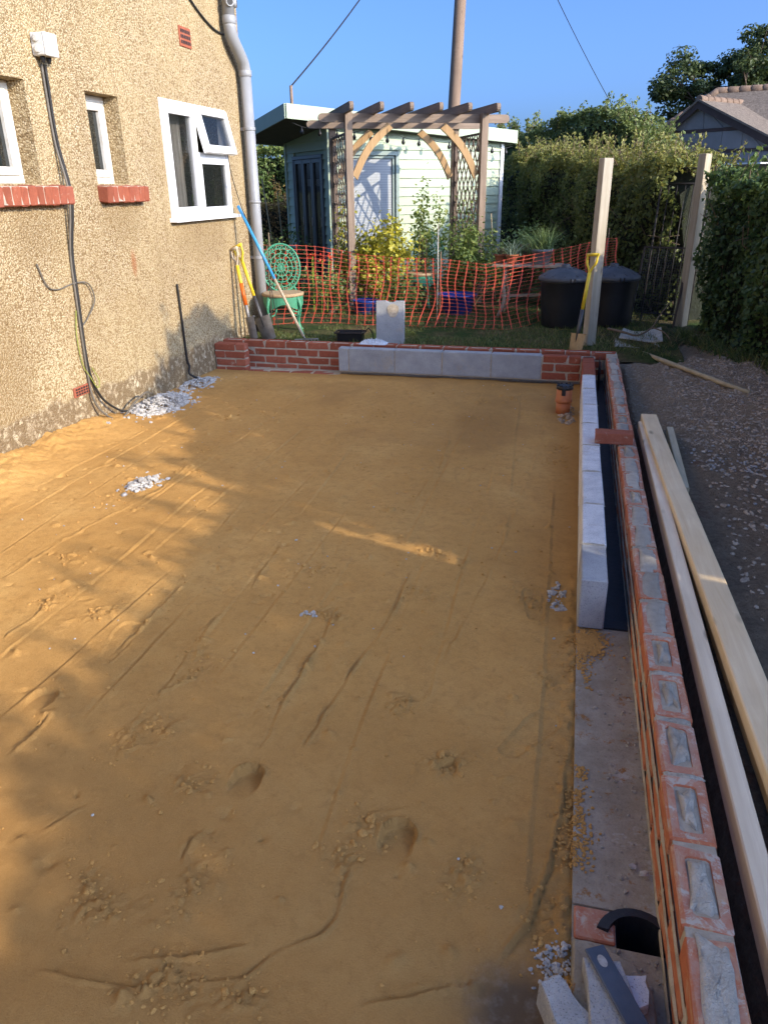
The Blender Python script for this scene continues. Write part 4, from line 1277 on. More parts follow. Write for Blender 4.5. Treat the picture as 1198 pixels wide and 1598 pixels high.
P = np.stack([px, py, np.full(len(px), -.2245)], 1)
tag(link('mortar_droppings', stones('mortar_droppings', P, .005, 'mortar_grey', rg)), 'mortar crumbs along the foot of the brick wall', kind='stuff')
for i, (p, r_) in enumerate([((-.129, -4.62, -.214), .013), ((-.155, -4.60, -.217), .007)]):
    tag(link('stone', stones('stone', np.array([p]), r_, 'stone_white', rg)), ['white stone chip on the footing above the drain gap', 'tiny white chip left of the larger one on the footing'][i], 'stone')

# ------------------------------------------------------------------ bottom right: drain gap, rubble slabs, strap
mb = MB()
pr = []
for k in range(13):
    a = math.radians(25+k*11.5)
    pr.append((math.cos(a), math.sin(a)))
vs = []; fs = []
for (ca, sa) in pr:
    for r_, zz in ((.096, -.218), (.070, -.212), (.066, -.33), (.096, -.33)):
        vs.append((-.155+ca*r_, -4.822+sa*r_*1.0, zz))
for i in range(len(pr)-1):
    for k in range(4):
        k2 = (k+1) % 4
        fs.append((i*4+k, i*4+k2, (i+1)*4+k2, (i+1)*4+k))
fs += [(0, 1, 2, 3), tuple((len(pr)-1)*4+k for k in range(4))[::-1]]
mb.add(vs, fs)
tag(mb.build('pipe_collar', 'membrane'), 'curved piece of black plastic pipe standing in the gap of the footing', 'pipe piece')
n = 40
P = np.stack([rg.uniform(-.20, -.105, n), rg.uniform(-4.83, -4.74, n), rg.uniform(-.40, -.34, n)], 1)
tag(link('rubble', stones('rubble', P, .022, 'membrane', rg)), 'dark lumps at the bottom of the gap in the footing', kind='stuff')
def slabobj(name, poly, z0, h, mat, label, cat, tiltx=0, tilty=0, seed=0):
    cx = sum(p[0] for p in poly)/len(poly); cy = sum(p[1] for p in poly)/len(poly)
    r_ = random.Random(seed)
    # subdivide the outline for a broken edge
    q = []
    for i, p in enumerate(poly):
        p2 = poly[(i+1) % len(poly)]
        for k in range(5):
            u = k/5
            jx = 0 if k == 0 else r_.uniform(-.0035, .0035)
            q.append((p[0]+(p2[0]-p[0])*u-cx+jx, p[1]+(p2[1]-p[1])*u-cy+jx*.7))
    n = len(q); vs = []; fs = []
    for sc, zz in ((1, 0), (1, h-.006), (.955, h)):
        for (a, b) in q: vs.append((a*sc, b*sc, zz+r_.uniform(-.0012, .0012)))
    for j in range(2):
        for i in range(n):
            k = (i+1) % n; fs.append((j*n+i, j*n+k, (j+1)*n+k, (j+1)*n+i))
    fs.append(tuple(range(n))[::-1]); fs.append(tuple(2*n+i for i in range(n)))
    b = MB(); b.add(vs, fs)
    o = b.build(name, mat); o.location = (cx, cy, z0); o.rotation_euler = (tiltx, tilty, 0)
    return tag(o, label, cat)
slabobj('concrete_slab', [(-.302, -4.845), (-.24, -4.845), (-.165, -4.885), (-.135, -4.93), (-.12, -5.25), (-.302, -5.25)], -.226, .022, 'footing', 'dusty broken slab edge below the drain gap', 'slab', seed=1)
slabobj('concrete_block', [(-.283, -4.925), (-.205, -4.918), (-.13, -5.16), (-.255, -5.20)], -.203, .048, 'concrete', 'blue-white broken concrete block beneath the dark strap', 'concrete block', .03, -.04, 2)
slabobj('concrete_block', [(-.375, -4.995), (-.335, -4.965), (-.255, -5.06), (-.245, -5.16), (-.30, -5.17)], -.245, .075, 'concrete', 'grey broken concrete lump at the sand corner', 'concrete lump', -.02, .03, 3)
slabobj('concrete_block', [(-.195, -4.935), (-.150, -4.925), (-.150, -4.99), (-.19, -5.02)], -.203, .03, 'block_pale', 'small pale block chip right of the dark strap', 'concrete chip', 0, 0, 4)
st_o = thing('metal_strap', 'blue-black flat strap with one slot, lying over the broken block', 'strap', (-.19, -5.04, -.146), (.02, .04, math.radians(29)))
b = MB(); b.box((0, 0, 0), (.046, .30, .007), None, .002); b.build('bar', 'slate_strap', st_o)
b = MB(); b.lathe([(.0095, 0), (.0095, .0008)], (0, .115, .0036), 14); ob = b.build('slot', 'stone_white', st_o); ob.scale = (1, 1.5, 1); ob.location = (0, -.0575, 0)
n = 170
px = rg.normal(-.335, .022, n); py = rg.normal(-4.90, .028, n)
k = px < -.30; px, py = px[k], py[k]
P = np.stack([px, py, sand_h(px[None].copy(), py[None].copy())[0]+.006*rg.random(len(px))], 1)
tag(link('mortar_crumbs', stones('mortar_crumbs', P, .0048, 'stone_white', rg)), 'pale mortar crumbs in the corner of the sand', kind='stuff')
b = MB(); vs, fs = chbox(.30, .10, .07, .02); b.add([(p[0]+rw.uniform(-.01, .01), p[1]+rw.uniform(-.01, .01), p[2]) for p in vs], fs)
ds = b.build('door_step', 'stone_white'); ds.location = (-1.74, -5.475, -.175); ds.rotation_euler = (0, 0, -.22)
tag(ds, 'white rough step edge at the bottom left corner', 'step')

# drain pipe stub
dn = thing('drain_pipe', 'orange-brown drain pipe stub with a black cap standing in the sand', 'drain pipe', (-.432, -.24, -.27))
b = MB(); b.lathe([(.055, 0), (.055, .11)], (0, 0, 0), 24); b.build('pipe', 'terracotta_pipe', dn)
b = MB(); b.lathe([(.056, .10), (.064, .105), (.066, .12), (.062, .13), (.060, .135), (.060, .215), (.056, .217)], (0, 0, 0), 24); b.build('socket', 'terracotta_pipe', dn)
b = MB(); b.lathe([(.058, .205), (.064, .207), (.064, .232), (.045, .236)], (0, 0, 0), 24)
for k in range(9):
    a = 2*PI*k/9; b.box((.055*math.cos(a), .055*math.sin(a), .236), (.02, .014, .014), Matrix.Rotation(a, 3, 'Z'), .003)
b.box((-.005, -.062, .19), (.03, .01, .05), None, .003)
b.build('cap', 'black_plastic', dn)
# ================================================================== GARDEN OBJECTS
def post(name, x, y, z0, z1, w, d, rz, mat, label, lean=(0, 0)):
    t_ = thing(name, label, 'post', (x, y, z0), (lean[0], lean[1], rz))
    b = MB(); b.box((0, 0, (z1-z0)/2), (w, d, z1-z0), None, .004); b.build('shaft', mat, t_)
    return t_
post('fence_post', -.245, 1.47, -.12, 1.605, .105, .075, math.radians(38), 'post_pale', 'bare timber post with a yellow spade leaning on it')
post('fence_post', .775, 2.98, -.12, 1.67, .085, .115, math.radians(-38), 'post_tan', 'bare timber post standing against the ivy hedge')

def spade(name, foot, top, label, shaft_mat, grip_mat, neck_mat, blade_mat, bw=.17, bl_=.27, two=None, face=0):
    foot, top = Vector(foot), Vector(top)
    d = (top-foot); L = d.length; d.normalize()
    sx = Vector((math.cos(face), math.sin(face), 0)); sx = (sx-d*sx.dot(d)).normalized()
    sy = d.cross(sx)
    M3 = Matrix((sx, sy, d)).transposed()
    t_ = thing(name, label, 'spade', foot)
    t_.rotation_euler = M3.to_euler()
    # blade
    b = MB(); nx, nz = 7, 6; vs = []; fs = []
    for side in (0, 1):
        for j in range(nz+1):
            for i in range(nx+1):
                u = i/nx*2-1; v = j/nz
                wd = bw/2*(.86+.14*v) if v < .9 else bw/2*.97
                zb = bl_*v-.012*(1-u*u)*(1-v)
                vs.append((u*wd, .022*(u*u)-.012+side*.0035, zb))
    a = (nx+1)*(nz+1)
    for side in (0, 1):
        for j in range(nz):
            for i in range(nx):
                k = side*a+j*(nx+1)+i
                q = (k, k+1, k+nx+2, k+nx+1); fs.append(q if side else q[::-1])
    b.add(vs, fs, True)
    b.box((0, .012, bl_), (bw, .03, .005))
    b.build('blade', blade_mat, t_)
    b = MB(); b.tube([(0, 0, bl_*.55), (0, 0, bl_+.05), (0, 0, bl_+.22)], [.012, .02, .019], 10); b.build('socket', neck_mat, t_)
    b = MB(); b.tube([(0, 0, bl_+.22), (0, 0, L-.16)], .0175, 10); b.build('shaft', shaft_mat, t_)
    if two:
        b = MB(); b.tube([(0, 0, bl_+.12), (0, 0, bl_+.34)], .0205, 10); b.build('sleeve', two, t_)
    b = MB()
    b.tube(catmull([(0, 0, L-.17), (-.018, 0, L-.12), (-.05, 0, L-.07), (-.052, 0, L)], 4), .011, 8)
    b.tube(catmull([(0, 0, L-.17), (.018, 0, L-.12), (.05, 0, L-.07), (.052, 0, L)], 4), .011, 8)
    b.tube([(-.063, 0, L), (.063, 0, L)], .015, 10)
    b.build('grip', grip_mat, t_)
    return t_
spade('spade', (-.375, 1.16, -.065), (-.285, 1.355, .80), 'yellow-handled spade with a sandy blade leaning on the pale post', 'yellow_plastic', 'yellow_plastic', 'steel_dark', 'steel_sandy', .16, .18, face=math.radians(-35))
spade('spade', (-3.46, 1.20, -.05), (-3.775, 1.30, .86), 'shovel with yellow shaft and broad steel blade against the house', 'yellow_plastic', 'yellow_plastic', 'steel_dark', 'steel_tool', .22, .24, face=math.radians(-20))
spade('spade', (-3.60, 1.12, -.03), (-3.785, 1.23, .84), 'spade with orange sleeve and wooden grip against the house', 'yellow_plastic', 'handle_wood', 'steel_tool', 'steel_tool', .15, .22, 'orange_plastic', face=math.radians(-30))
# rake leaning on the window sill corner
rk = thing('rake', 'garden rake with a blue and bare wood handle leaning on the house', 'rake', (-3.04, 1.14, -.03))
tp = Vector((-3.765, 1.385, 1.235))-Vector((-3.04, 1.14, -.03))
b = MB(); b.tube([tp*.46, tp], .0155, 10); b.build('blue_sleeve', 'blue_paint', rk)
b = MB(); b.tube([tp*.03, tp*.462], .0145, 10); b.build('handle', 'handle_wood', rk)
b = MB()
b.bar((-.10, -.03, .01), (.12, .05, .01), .014, .010)
for k in range(8):
    u = k/7; b.bar((-.10+.22*u, -.03+.08*u, .01), (-.09+.22*u, -.06+.08*u, -.012), .006, .006)
b.tube([(0, 0, .01), tp*.045], .009, 8)
b.build('head', 'steel_tool', rk)
# canes
def cane(p0, p1, r_, mat, label):
    b = MB(); b.tube([p0, ((p0[0]+p1[0])/2+.004, (p0[1]+p1[1])/2, (p0[2]+p1[2])/2), p1], [r_, r_*.9, r_*.7], 6)
    return tag(b.build('garden_cane', mat), label, 'cane')
cane((-3.50, 1.40, -.06), (-3.50, 1.42, .86), .006, 'twig', 'thin brown cane standing before the green chair')
cane((-1.93, 2.52, -.06), (-1.93, 2.52, 1.02), .007, 'sheet_white', 'thin white stake rising above the orange net')
cane((-1.48, 4.6, -.06), (-1.60, 4.75, 1.05), .011, 'cane', 'pale stake right of the pergola')
cane((-5.5, 6.7, -.06), (-5.75, 6.9, 1.55), .012, 'cane', 'tall leaning cane left of the shed')
cane((-5.3, 6.6, -.06), (-5.45, 6.8, 1.35), .011, 'cane', 'second leaning cane left of the shed')
cane((-5.0, 6.6, -.06), (-5.02, 6.7, 1.5), .010, 'cane', 'upright cane left of the shed')

# cast iron chairs
def iron_chair(loc, rz, label):
    t_ = thing('garden_chair', label, 'chair', loc, (0, 0, rz), 'green cast-iron garden chairs')
    # backrest lies in local XZ, facing -Y
    b = MB(); cz = .665; rx, rz_ = .205, .245
    def ring(sc, r_, n=28):
        pts = [(rx*sc*math.cos(2*PI*k/n), .02+.05*(sc*math.sin(2*PI*k/n)), cz+rz_*sc*math.sin(2*PI*k/n)) for k in range(n+1)]
        b.tube(pts, r_, 6, False)
    ring(1, .011); ring(.80, .006); ring(.60, .006); ring(.36, .007); ring(.18, .006)
    for k in range(24):
        a = 2*PI*k/24
        p = lambda s_, o_: (rx*s_*math.cos(a+o_), .02+.05*s_*math.sin(a+o_), cz+rz_*s_*math.sin(a+o_))
        b.tube([p(.80, 0), p(.9, .09), p(1, .0)], .0055, 5, False)
        b.tube([p(.80, 0), p(.9, -.09), p(1, .0)], .0055, 5, False)
        if k % 2 == 0:
            b.tube([p(.36, 0), p(.48, .14), p(.60, .0), p(.70, -.08), p(.80, .06)], .006, 5, False)
            b.tube([p(.0, 0), p(.36, 0)], .005, 5, False)
    b.build('backrest', 'chair_green', t_)
    b = MB(); b.lathe([(.21, 0), (.225, .006), (.225, .03), (.21, .036)], (0, -.20, .40), 26); b.build('seat', 'chair_seat', t_)
    b = MB()
    n = 40
    for k in range(n):
        a0, a1 = 2*PI*k/n, 2*PI*(k+1)/n
        zl0 = .30+.03*math.cos(a0*4); zl1 = .30+.03*math.cos(a1*4)
        P_ = lambda a, r_, zz: (r_*math.cos(a), -.20+r_*math.sin(a), zz)
        b.add([P_(a0, .215, .40), P_(a1, .215, .40), P_(a1, .215, zl1), P_(a0, .215, zl0), P_(a0, .205, .40), P_(a1, .205, .40), P_(a1, .205, zl1), P_(a0, .205, zl0)],
              [(3, 2, 1, 0), (4, 5, 6, 7), (2, 3, 7, 6)])
    b.build('apron', 'chair_green', t_)
    for sx, sy in ((-1, -1), (1, -1), (-1, 1), (1, 1)):
        b = MB()
        c = catmull([(sx*.15, -.20+sy*.14, .40), (sx*.175, -.20+sy*.165, .28), (sx*.15, -.20+sy*.14, .14), (sx*.165, -.20+sy*.155, .04), (sx*.20, -.20+sy*.185, 0)], 5)
        b.tube(c, [.017+.006*math.cos(i/len(c)*9) for i in range(len(c))], 7)
        b.tube(catmull([(sx*.14, -.20+sy*.13, .38), (sx*.08, -.20+sy*.12, .30), (sx*.10, -.20+sy*.13, .22), (sx*.15, -.20+sy*.14, .20)], 4), .009, 6)
        b.build('leg', 'chair_green', t_)
    for sx in (-1, 1):
        b = MB(); b.tube(catmull([(sx*.13, .03, .47), (sx*.15, .0, .42), (sx*.17, -.06, .40)], 4), .013, 7); b.build('stay', 'chair_green', t_)
    return t_
iron_chair((-3.55, 1.90, -.07), math.radians(22), 'green cast-iron chair by the soil pipe')
iron_chair((-2.35, 4.15, -.07), math.radians(-12), 'green cast-iron chair in the shade beneath the pergola')

# upright block, tray, crumpled wrap
ub = thing('concrete_block', 'grey concrete block stood on end behind the low wall', 'concrete block', (-2.16, 1.16, -.06), (math.radians(-4), 0, math.radians(6)))
b = MB(); b.prism([(-.136, 0, 0), (.136, 0, 0), (.136, 0, .43), (.05, 0, .43), (.03, 0, .418), (-.01, 0, .415), (-.05, 0, .43), (-.136, 0, .43)], (0, .10, 0)); b.build('block', 'block_grey', ub)
b = MB(); b.add([(.03+.055*math.cos(a)*(1+.15*math.sin(3*a)), -.0035, .34+.07*math.sin(a)*(1+.1*math.cos(2*a))) for a in [2*PI*k/18 for k in range(18)]]+[(.03+.05*math.cos(a), 0, .34+.065*math.sin(a)) for a in [2*PI*k/18 for k in range(18)]],
              [tuple(range(18))[::-1]]+[(k, (k+1) % 18, 18+(k+1) % 18, 18+k) for k in range(18)]); b.build('mortar_patch', 'mortar', ub)
tr = thing('planter_tray', 'black plastic trough on the lawn left of the upright block', 'trough', (-2.62, 1.35, -.06), (0, 0, .1))
b = MB()
b.prism([(-.12, -.07, 0), (.12, -.07, 0), (.135, -.08, .09), (-.135, -.08, .09)], (0, .008, 0))
b.prism([(-.12, .07, 0), (.12, .07, 0), (.135, .08, .09), (-.135, .08, .09)], (0, -.008, 0))
b.box((-.125, 0, .045), (.008, .14, .09)); b.box((.125, 0, .045), (.008, .14, .09)); b.box((0, 0, .004), (.24, .14, .008)); b.build('trough', 'black_plastic', tr)
b = MB(); frame = [(-.15, -.09), (.15, -.09), (.15, .09), (-.15, .09)]
for i in range(4): b.bar((*frame[i], .092), (*frame[(i+1) % 4], .092), .014, .012)
b.build('rim', 'black_plastic', tr)
b = MB(); b.tube(catmull([(.15, 0, .09), (.19, 0, .13), (.23, .02, .06), (.22, .03, 0)], 4), .006, 6); b.build('handle', 'black_plastic', tr)
b = MB(); nx, ny = 26, 14; vs = []; fs = []
for j in range(ny+1):
    for i in range(nx+1):
        u, v = i/nx, j/ny
        e_ = math.sin(PI*u)**.5*math.sin(PI*v)**.5
        vs.append((u*.27-.135, v*.13-.065, e_*(.035+.022*math.sin(i*2.3+j)*math.cos(j*1.7-i*.6)+rw.uniform(-.006, .006))))
for j in range(ny):
    for i in range(nx): k = j*(nx+1)+i; fs.append((k, k+1, k+nx+2, k+nx+1))
b.add(vs, fs); o = b.build('plastic_wrap', 'plastic_wrap'); o.location = (-2.27, .945, .0)
tag(o, 'crumpled clear plastic wrap on the far brick wall', 'plastic wrap')

# orange safety net
net = thing('safety_net', 'orange plastic safety net strung across the garden', 'safety fence', (-2, 2.5, -.06))
NX = [(-3.93, .81), (-3.6, .80), (-3.29, .775), (-2.83, .69), (-2.385, .655), (-1.874, .655), (-1.375, .61), (-1.1, .675), (-.762, .69), (-.434, .755), (-.1, .83), (-.02, .83)]
def interp(x, tab):
    for (a, va), (b_, vb) in zip(tab[:-1], tab[1:]):
        if a <= x <= b_: return va+(vb-va)*(x-a)/(b_-a)
    return tab[0][1] if x < tab[0][0] else tab[-1][1]
def netp(x, v):
    """v 0 bottom .. 1 top"""
    top = interp(x, NX)+.06; bot = .012 if x < -.8 else .02+.5*(x+.8)
    yb = 2.45+.08*math.sin(x*1.7)-.35*max(0, -(x+3.2))**1.2+.78*min(1, max(0, (x+1.15)/.45))
    sagx = .05*math.sin(x*9.+1)*(1-v)*v*2+.035*math.sin(v*7+x*4)*(1-v)
    bel = -.16*(1-v)**1.6+.06*math.sin(v*5+x*3.1)*(1-v)-.25*max(0, .18-v)
    return (x+2+sagx, yb-2.5+bel+.02*math.sin(x*14), bot+(top-bot)*(v**.95))
b = MB()
nv = 19
cols = [-3.93+.098*k for k in range(41)]
for x in cols:
    pts = [netp(x, j/(nv-1)) for j in range(nv)]
    for p, q in zip(pts[:-1], pts[1:]): b.bar(p, q, .009, .0015, (0, -1, 0))
    for j in range(nv):
        p = pts[j]; b.box(p, (.019, .003, .016))
b.build('ribs', 'net_orange', net)
b = MB()
for j in range(nv):
    v = j/(nv-1)
    pts = [netp(-3.93+.049*k, v) for k in range(81)]
    [b.bar(p_, q_, .0035, .0012, (0, -1, 0)) for p_, q_ in zip(pts[:-1], pts[1:])]
b.build('strands', 'net_orange', net)
for x, h in ((-3.80, 1.0), (-1.88, .80), (-.10, 1.0)):
    b = MB(); p = netp(x, .5); b.tube([(x+2, p[1]+.03, -.02), (x+2, p[1]+.04, h)], .008, 6); b.build('stake', 'twig', net)

# compost bins
def bin_(loc, label, s_=1.0):
    t_ = thing('compost_bin', label, 'bin', loc, group='black garden bins')
    b = MB(); prof = [(.235*s_, 0), (.245*s_, .05), (.265*s_, .30), (.285*s_, .53*s_), (.295*s_, .55*s_)]
    b.lathe(prof, (0, 0, 0), 32); b.build('body', 'black_plastic', t_)
    b = MB(); b.lathe([(.30*s_, .545*s_), (.312*s_, .555*s_), (.312*s_, .585*s_), (.295*s_, .60*s_), (.20*s_, .655*s_), (.08*s_, .69*s_), (.05*s_, .692*s_), (.05*s_, .72*s_), (.03*s_, .728*s_)], (0, 0, 0), 32)
    for k in range(12):
        a = 2*PI*k/12
        b.bar((.28*s_*math.cos(a), .28*s_*math.sin(a), .612*s_), (.09*s_*math.cos(a), .09*s_*math.sin(a), .692*s_), .014, .008)
    ld = b.build('lid', 'bin_lid', t_)
    b = MB()
    for a in (-1.35, -1.2): b.box((.314*s_*math.cos(a), .314*s_*math.sin(a), .57*s_), (.012, .014, .05), Matrix.Rotation(a, 3, 'Z'), .002)
    b.build('clip', 'gasket', ld)
    return t_
bin_((-.53, 2.62, -.075), 'black ribbed-lid bin left of the pale post', .93)
bin_((-.02, 2.80, -.075), 'black bin right of the pale post', .93)

# potting bench with pots
tb = thing('potting_table', 'rough wooden table with pots behind the orange net', 'table', (-.98, 3.3, -.075), (0, 0, -.08))
for k in range(3):
    b = MB(); b.box((0, -.12+.12*k, .60), (.80, .112, .025), None, .003); b.build('board', 'old_wood', tb)
for sx, sy in ((-1, -1), (1, -1), (-1, 1), (1, 1)):
    b = MB(); b.tube(catmull([(sx*.24, sy*.12, .59), (sx*.26, sy*.14, .40), (sx*.24, sy*.16, .2), (sx*.31, sy*.19, 0)], 4), [.022]*13, 7); b.build('leg', 'old_wood', tb)
b = MB(); b.bar((-.3, 0, .24), (.3, 0, .27), .03, .03); b.build('brace', 'old_wood', tb)
def pot(loc, r_, h, mat, label, plant=None, pn=120, ph=.2, lsz=.03, pmat='leaf_pot', mode='leaf', seed=1):
    t_ = thing('potted_plant' if plant else 'plant_pot', label, 'plant pot', loc)
    b = MB(); b.lathe([(r_*.68, 0), (r_*.7, .004), (r_*.95, h*.82), (r_*1.06, h*.83), (r_*1.08, h), (r_*.96, h), (r_*.9, h*.86)], (0, 0, 0), 22); b.build('pot', mat, t_)
    if plant:
        rg = np.random.default_rng(seed)
        if mode == 'leaf':
            a = rg.uniform(0, 2*PI, pn); q = np.sqrt(rg.random(pn)); zz = rg.random(pn)
            P = np.stack([r_*1.5*q*np.cos(a), r_*1.5*q*np.sin(a), h+ph*zz*(1.1-.5*q)], 1)
            N = np.stack([np.cos(a), np.sin(a), .8+0*a], 1)
            link('foliage', leafmesh('foliage', P, N, lsz, pmat, rg), t_)
            b = MB()
            for k in range(7): b.tube([(0, 0, h*.8), (r_*math.cos(k), r_*math.sin(k), h+ph*.7)], .004, 5)
            b.build('stem', 'twig', t_)
        else:
            P = np.stack([rg.normal(0, r_*.4, pn), rg.normal(0, r_*.4, pn), np.full(pn, h*.85)], 1)
            link('foliage', blades('foliage', P, ph, pmat, rg, .005 if mode == 'grass' else .009, .5), t_)
    return t_
pot((-.83, 3.28, .54), .125, .17, 'pot_grey', 'grey glazed pot with grassy plant on the wooden table', True, 260, .30, .05, 'leaf_pot', 'grass', 2)
pot((-1.17, 3.25, .54), .075, .11, 'terracotta', 'terracotta pot with drooping pale plant on the wooden table', True, 46, .20, .05, 'leaf_aloe', 'aloe', 3)
pot((-1.32, 3.38, .54), .07, .10, 'terracotta', 'small terracotta pot at the left end of the wooden table', True, 40, .10, .04, 'leaf_pot', 'leaf', 4)
pot((-1.03, 3.42, .54), .07, .10, 'terracotta', 'terracotta pot between the grey pot and the drooping plant', True, 60, .16, .04, 'leaf_pot', 'leaf', 5)
# blue tub
tu = thing('plastic_tub', 'deep blue plastic tub half hidden by the orange net', 'tub', (-1.83, 3.35, -.07))
b = MB(); b.lathe([(.17, 0), (.19, .01), (.23, .22), (.245, .225), (.245, .245), (.225, .245), (.20, .06)], (0, 0, 0), 28); b.build('tub', 'blue_plastic', tu)
tu = thing('plastic_tub', 'smaller blue tub below the pergola post, behind the net', 'tub', (-2.95, 3.2, -.07))
b = MB(); b.lathe([(.13, 0), (.14, .01), (.16, .15), (.17, .155), (.17, .17), (.155, .17), (.14, .05)], (0, 0, 0), 24); b.build('tub', 'blue_plastic', tu)
# white sheets and a branch by the posts
def sheet(pts, z, label, th=.012, curl=.04):
    b = MB(); n = 10; vs = []; fs = []
    A_, B_, C_, D_ = [Vector((*p, 0)) for p in pts]
    for side in (0, 1):
        for j in range(n+1):
            for i in range(n+1):
                u, v = i/n, j/n
                p = A_*(1-u)*(1-v)+B_*u*(1-v)+C_*u*v+D_*(1-u)*v
                vs.append((p.x, p.y, z+curl*(u-.5)**2*2+.012*math.sin(u*5+v*3)+side*th))
    a = (n+1)**2
    for side in (0, 1):
        for j in range(n):
            for i in range(n):
                k = side*a+j*(n+1)+i; q = (k, k+1, k+n+2, k+n+1); fs.append(q if side else q[::-1])
    for i in range(n):
        for (k, k2) in ((i, i+1), (n*(n+1)+i+1, n*(n+1)+i), ((i+1)*(n+1), i*(n+1)), (i*(n+1)+n, (i+1)*(n+1)+n)): fs.append((k, k2, a+k2, a+k))
    b.add(vs, fs); return tag(b.build('board_sheet', 'sheet_white'), label, 'sheet')
sheet([(.0, 1.46), (.43, 1.52), (.40, 2.05), (.02, 1.90)], -.075, 'dirty white board sheet lying on the ground by the pale post', curl=.03)
sheet([(.05, 1.75), (.46, 1.70), (.50, 2.35), (.12, 2.30)], -.045, 'second white sheet lying behind the first under the branch', curl=.05)
b = MB(); b.tube(catmull([(-.05, 2.05, .02), (.10, 1.80, .03), (.22, 1.72, .02), (.36, 1.85, .08), (.42, 1.95, .17), (.55, 2.2, .30)], 5), [.014-.0004*i for i in range(26)], 6)
b.tube(catmull([(.36, 1.85, .08), (.46, 1.72, .06), (.52, 1.66, .0)], 4), .007, 5)
tag(b.build('fallen_branch', 'twig'), 'bare fallen branch lying over the white sheets', 'branch')
# iron gate and wire panel leaning on the hedge
gt = thing('iron_gate', 'old black iron gate leaning against the hedge left of the far post', 'gate', (.60, 3.15, -.10), (math.radians(-7), 0, math.radians(-20)))
b = MB()
for x in (-.26, .26): b.tube([(x, 0, 0), (x, 0, 1.55)], .011, 8)
for zz_ in (.12, 1.50): b.tube([(-.26, 0, zz_), (.26, 0, zz_)], .009, 8)
b.build('frame', 'iron_black', gt)
for k in range(5):
    b = MB(); x = -.26+.0867*(k+1); b.tube([(x, 0, .12), (x, 0, 1.50)], .006, 6); b.build('bar', 'iron_black', gt)
b = MB()
b.tube([(.26*math.cos(a), 0, 1.50+.16*math.sin(a)) for a in [PI*k/14 for k in range(15)]], .007, 6); b.build('arch', 'iron_black', gt)
wp = thing('wire_panel', 'grey wire mesh panel leaning on the hedge behind the bins', 'wire panel', (.45, 2.95, -.09), (math.radians(-14), 0, math.radians(-25)))
b = MB()
for k in range(2): b.bar((-.25+.5*k, 0, 0), (-.25+.5*k, 0, .86), .022, .016, (0, 1, 0))
for k in range(2): b.bar((-.239, 0, .85*k+.005), (.239, 0, .85*k+.005), .022, .016)
b.build('frame', 'iron_black', wp)
b = MB()
for k in range(19): b.tube([(-.24+.48*k/18, 0, .01), (-.24+.48*k/18, 0, .85)], .0016, 4, False)
for k in range(33): b.tube([(-.24, .002, .01+.84*k/32), (.24, .002, .01+.84*k/32)], .0016, 4, False)
b.build('mesh', 'steel_dark', wp)

# ================================================================== PERGOLA
PA = math.radians(27)
pg = thing('pergola', 'wooden pergola arch with lattice sides and six rafters', 'pergola', (-3.217, 3.528, -.07), (0, 0, PA))
GW, GD, GH = 1.72, 1.15, 2.29
for sx in (0, 1):
    for sy in (0, 1):
        b = MB(); b.box((0, 0, GH/2), (.088, .088, GH), None, .004)
        o = b.build('post', 'pergola_brown', pg); o.location = (sx*GW, sy*GD, 0)
def rbeam(L, h, w, mat, nm, loc, axis):
    """rail with rounded ends"""
    b = MB(); poly = []
    for k in range(7): a = -PI/2+PI*k/6; poly.append((L/2-h/2+h/2*math.cos(a), h/2*math.sin(a)))
    for k in range(7): a = PI/2+PI*k/6; poly.append((-L/2+h/2+h/2*math.cos(a), h/2*math.sin(a)))
    if axis == 0: b.prism([(x, -w/2, z) for x, z in poly], (0, w, 0))
    else: b.prism([(w/2, x, z) for x, z in poly], (-w, 0, 0))
    o = b.build(nm, mat, pg); o.location = loc; return o
for y in (.068, GD-.068): rbeam(GW+.70, .095, .045, 'pergola_beam', 'beam', (GW/2, y, GH-.06), 0)
for k in range(6): rbeam(GD+.72, .095, .045, 'pergola_rafter', 'rafter', (-.03+k*(GW+.06)/5, GD/2-.05, GH+.030), 1)
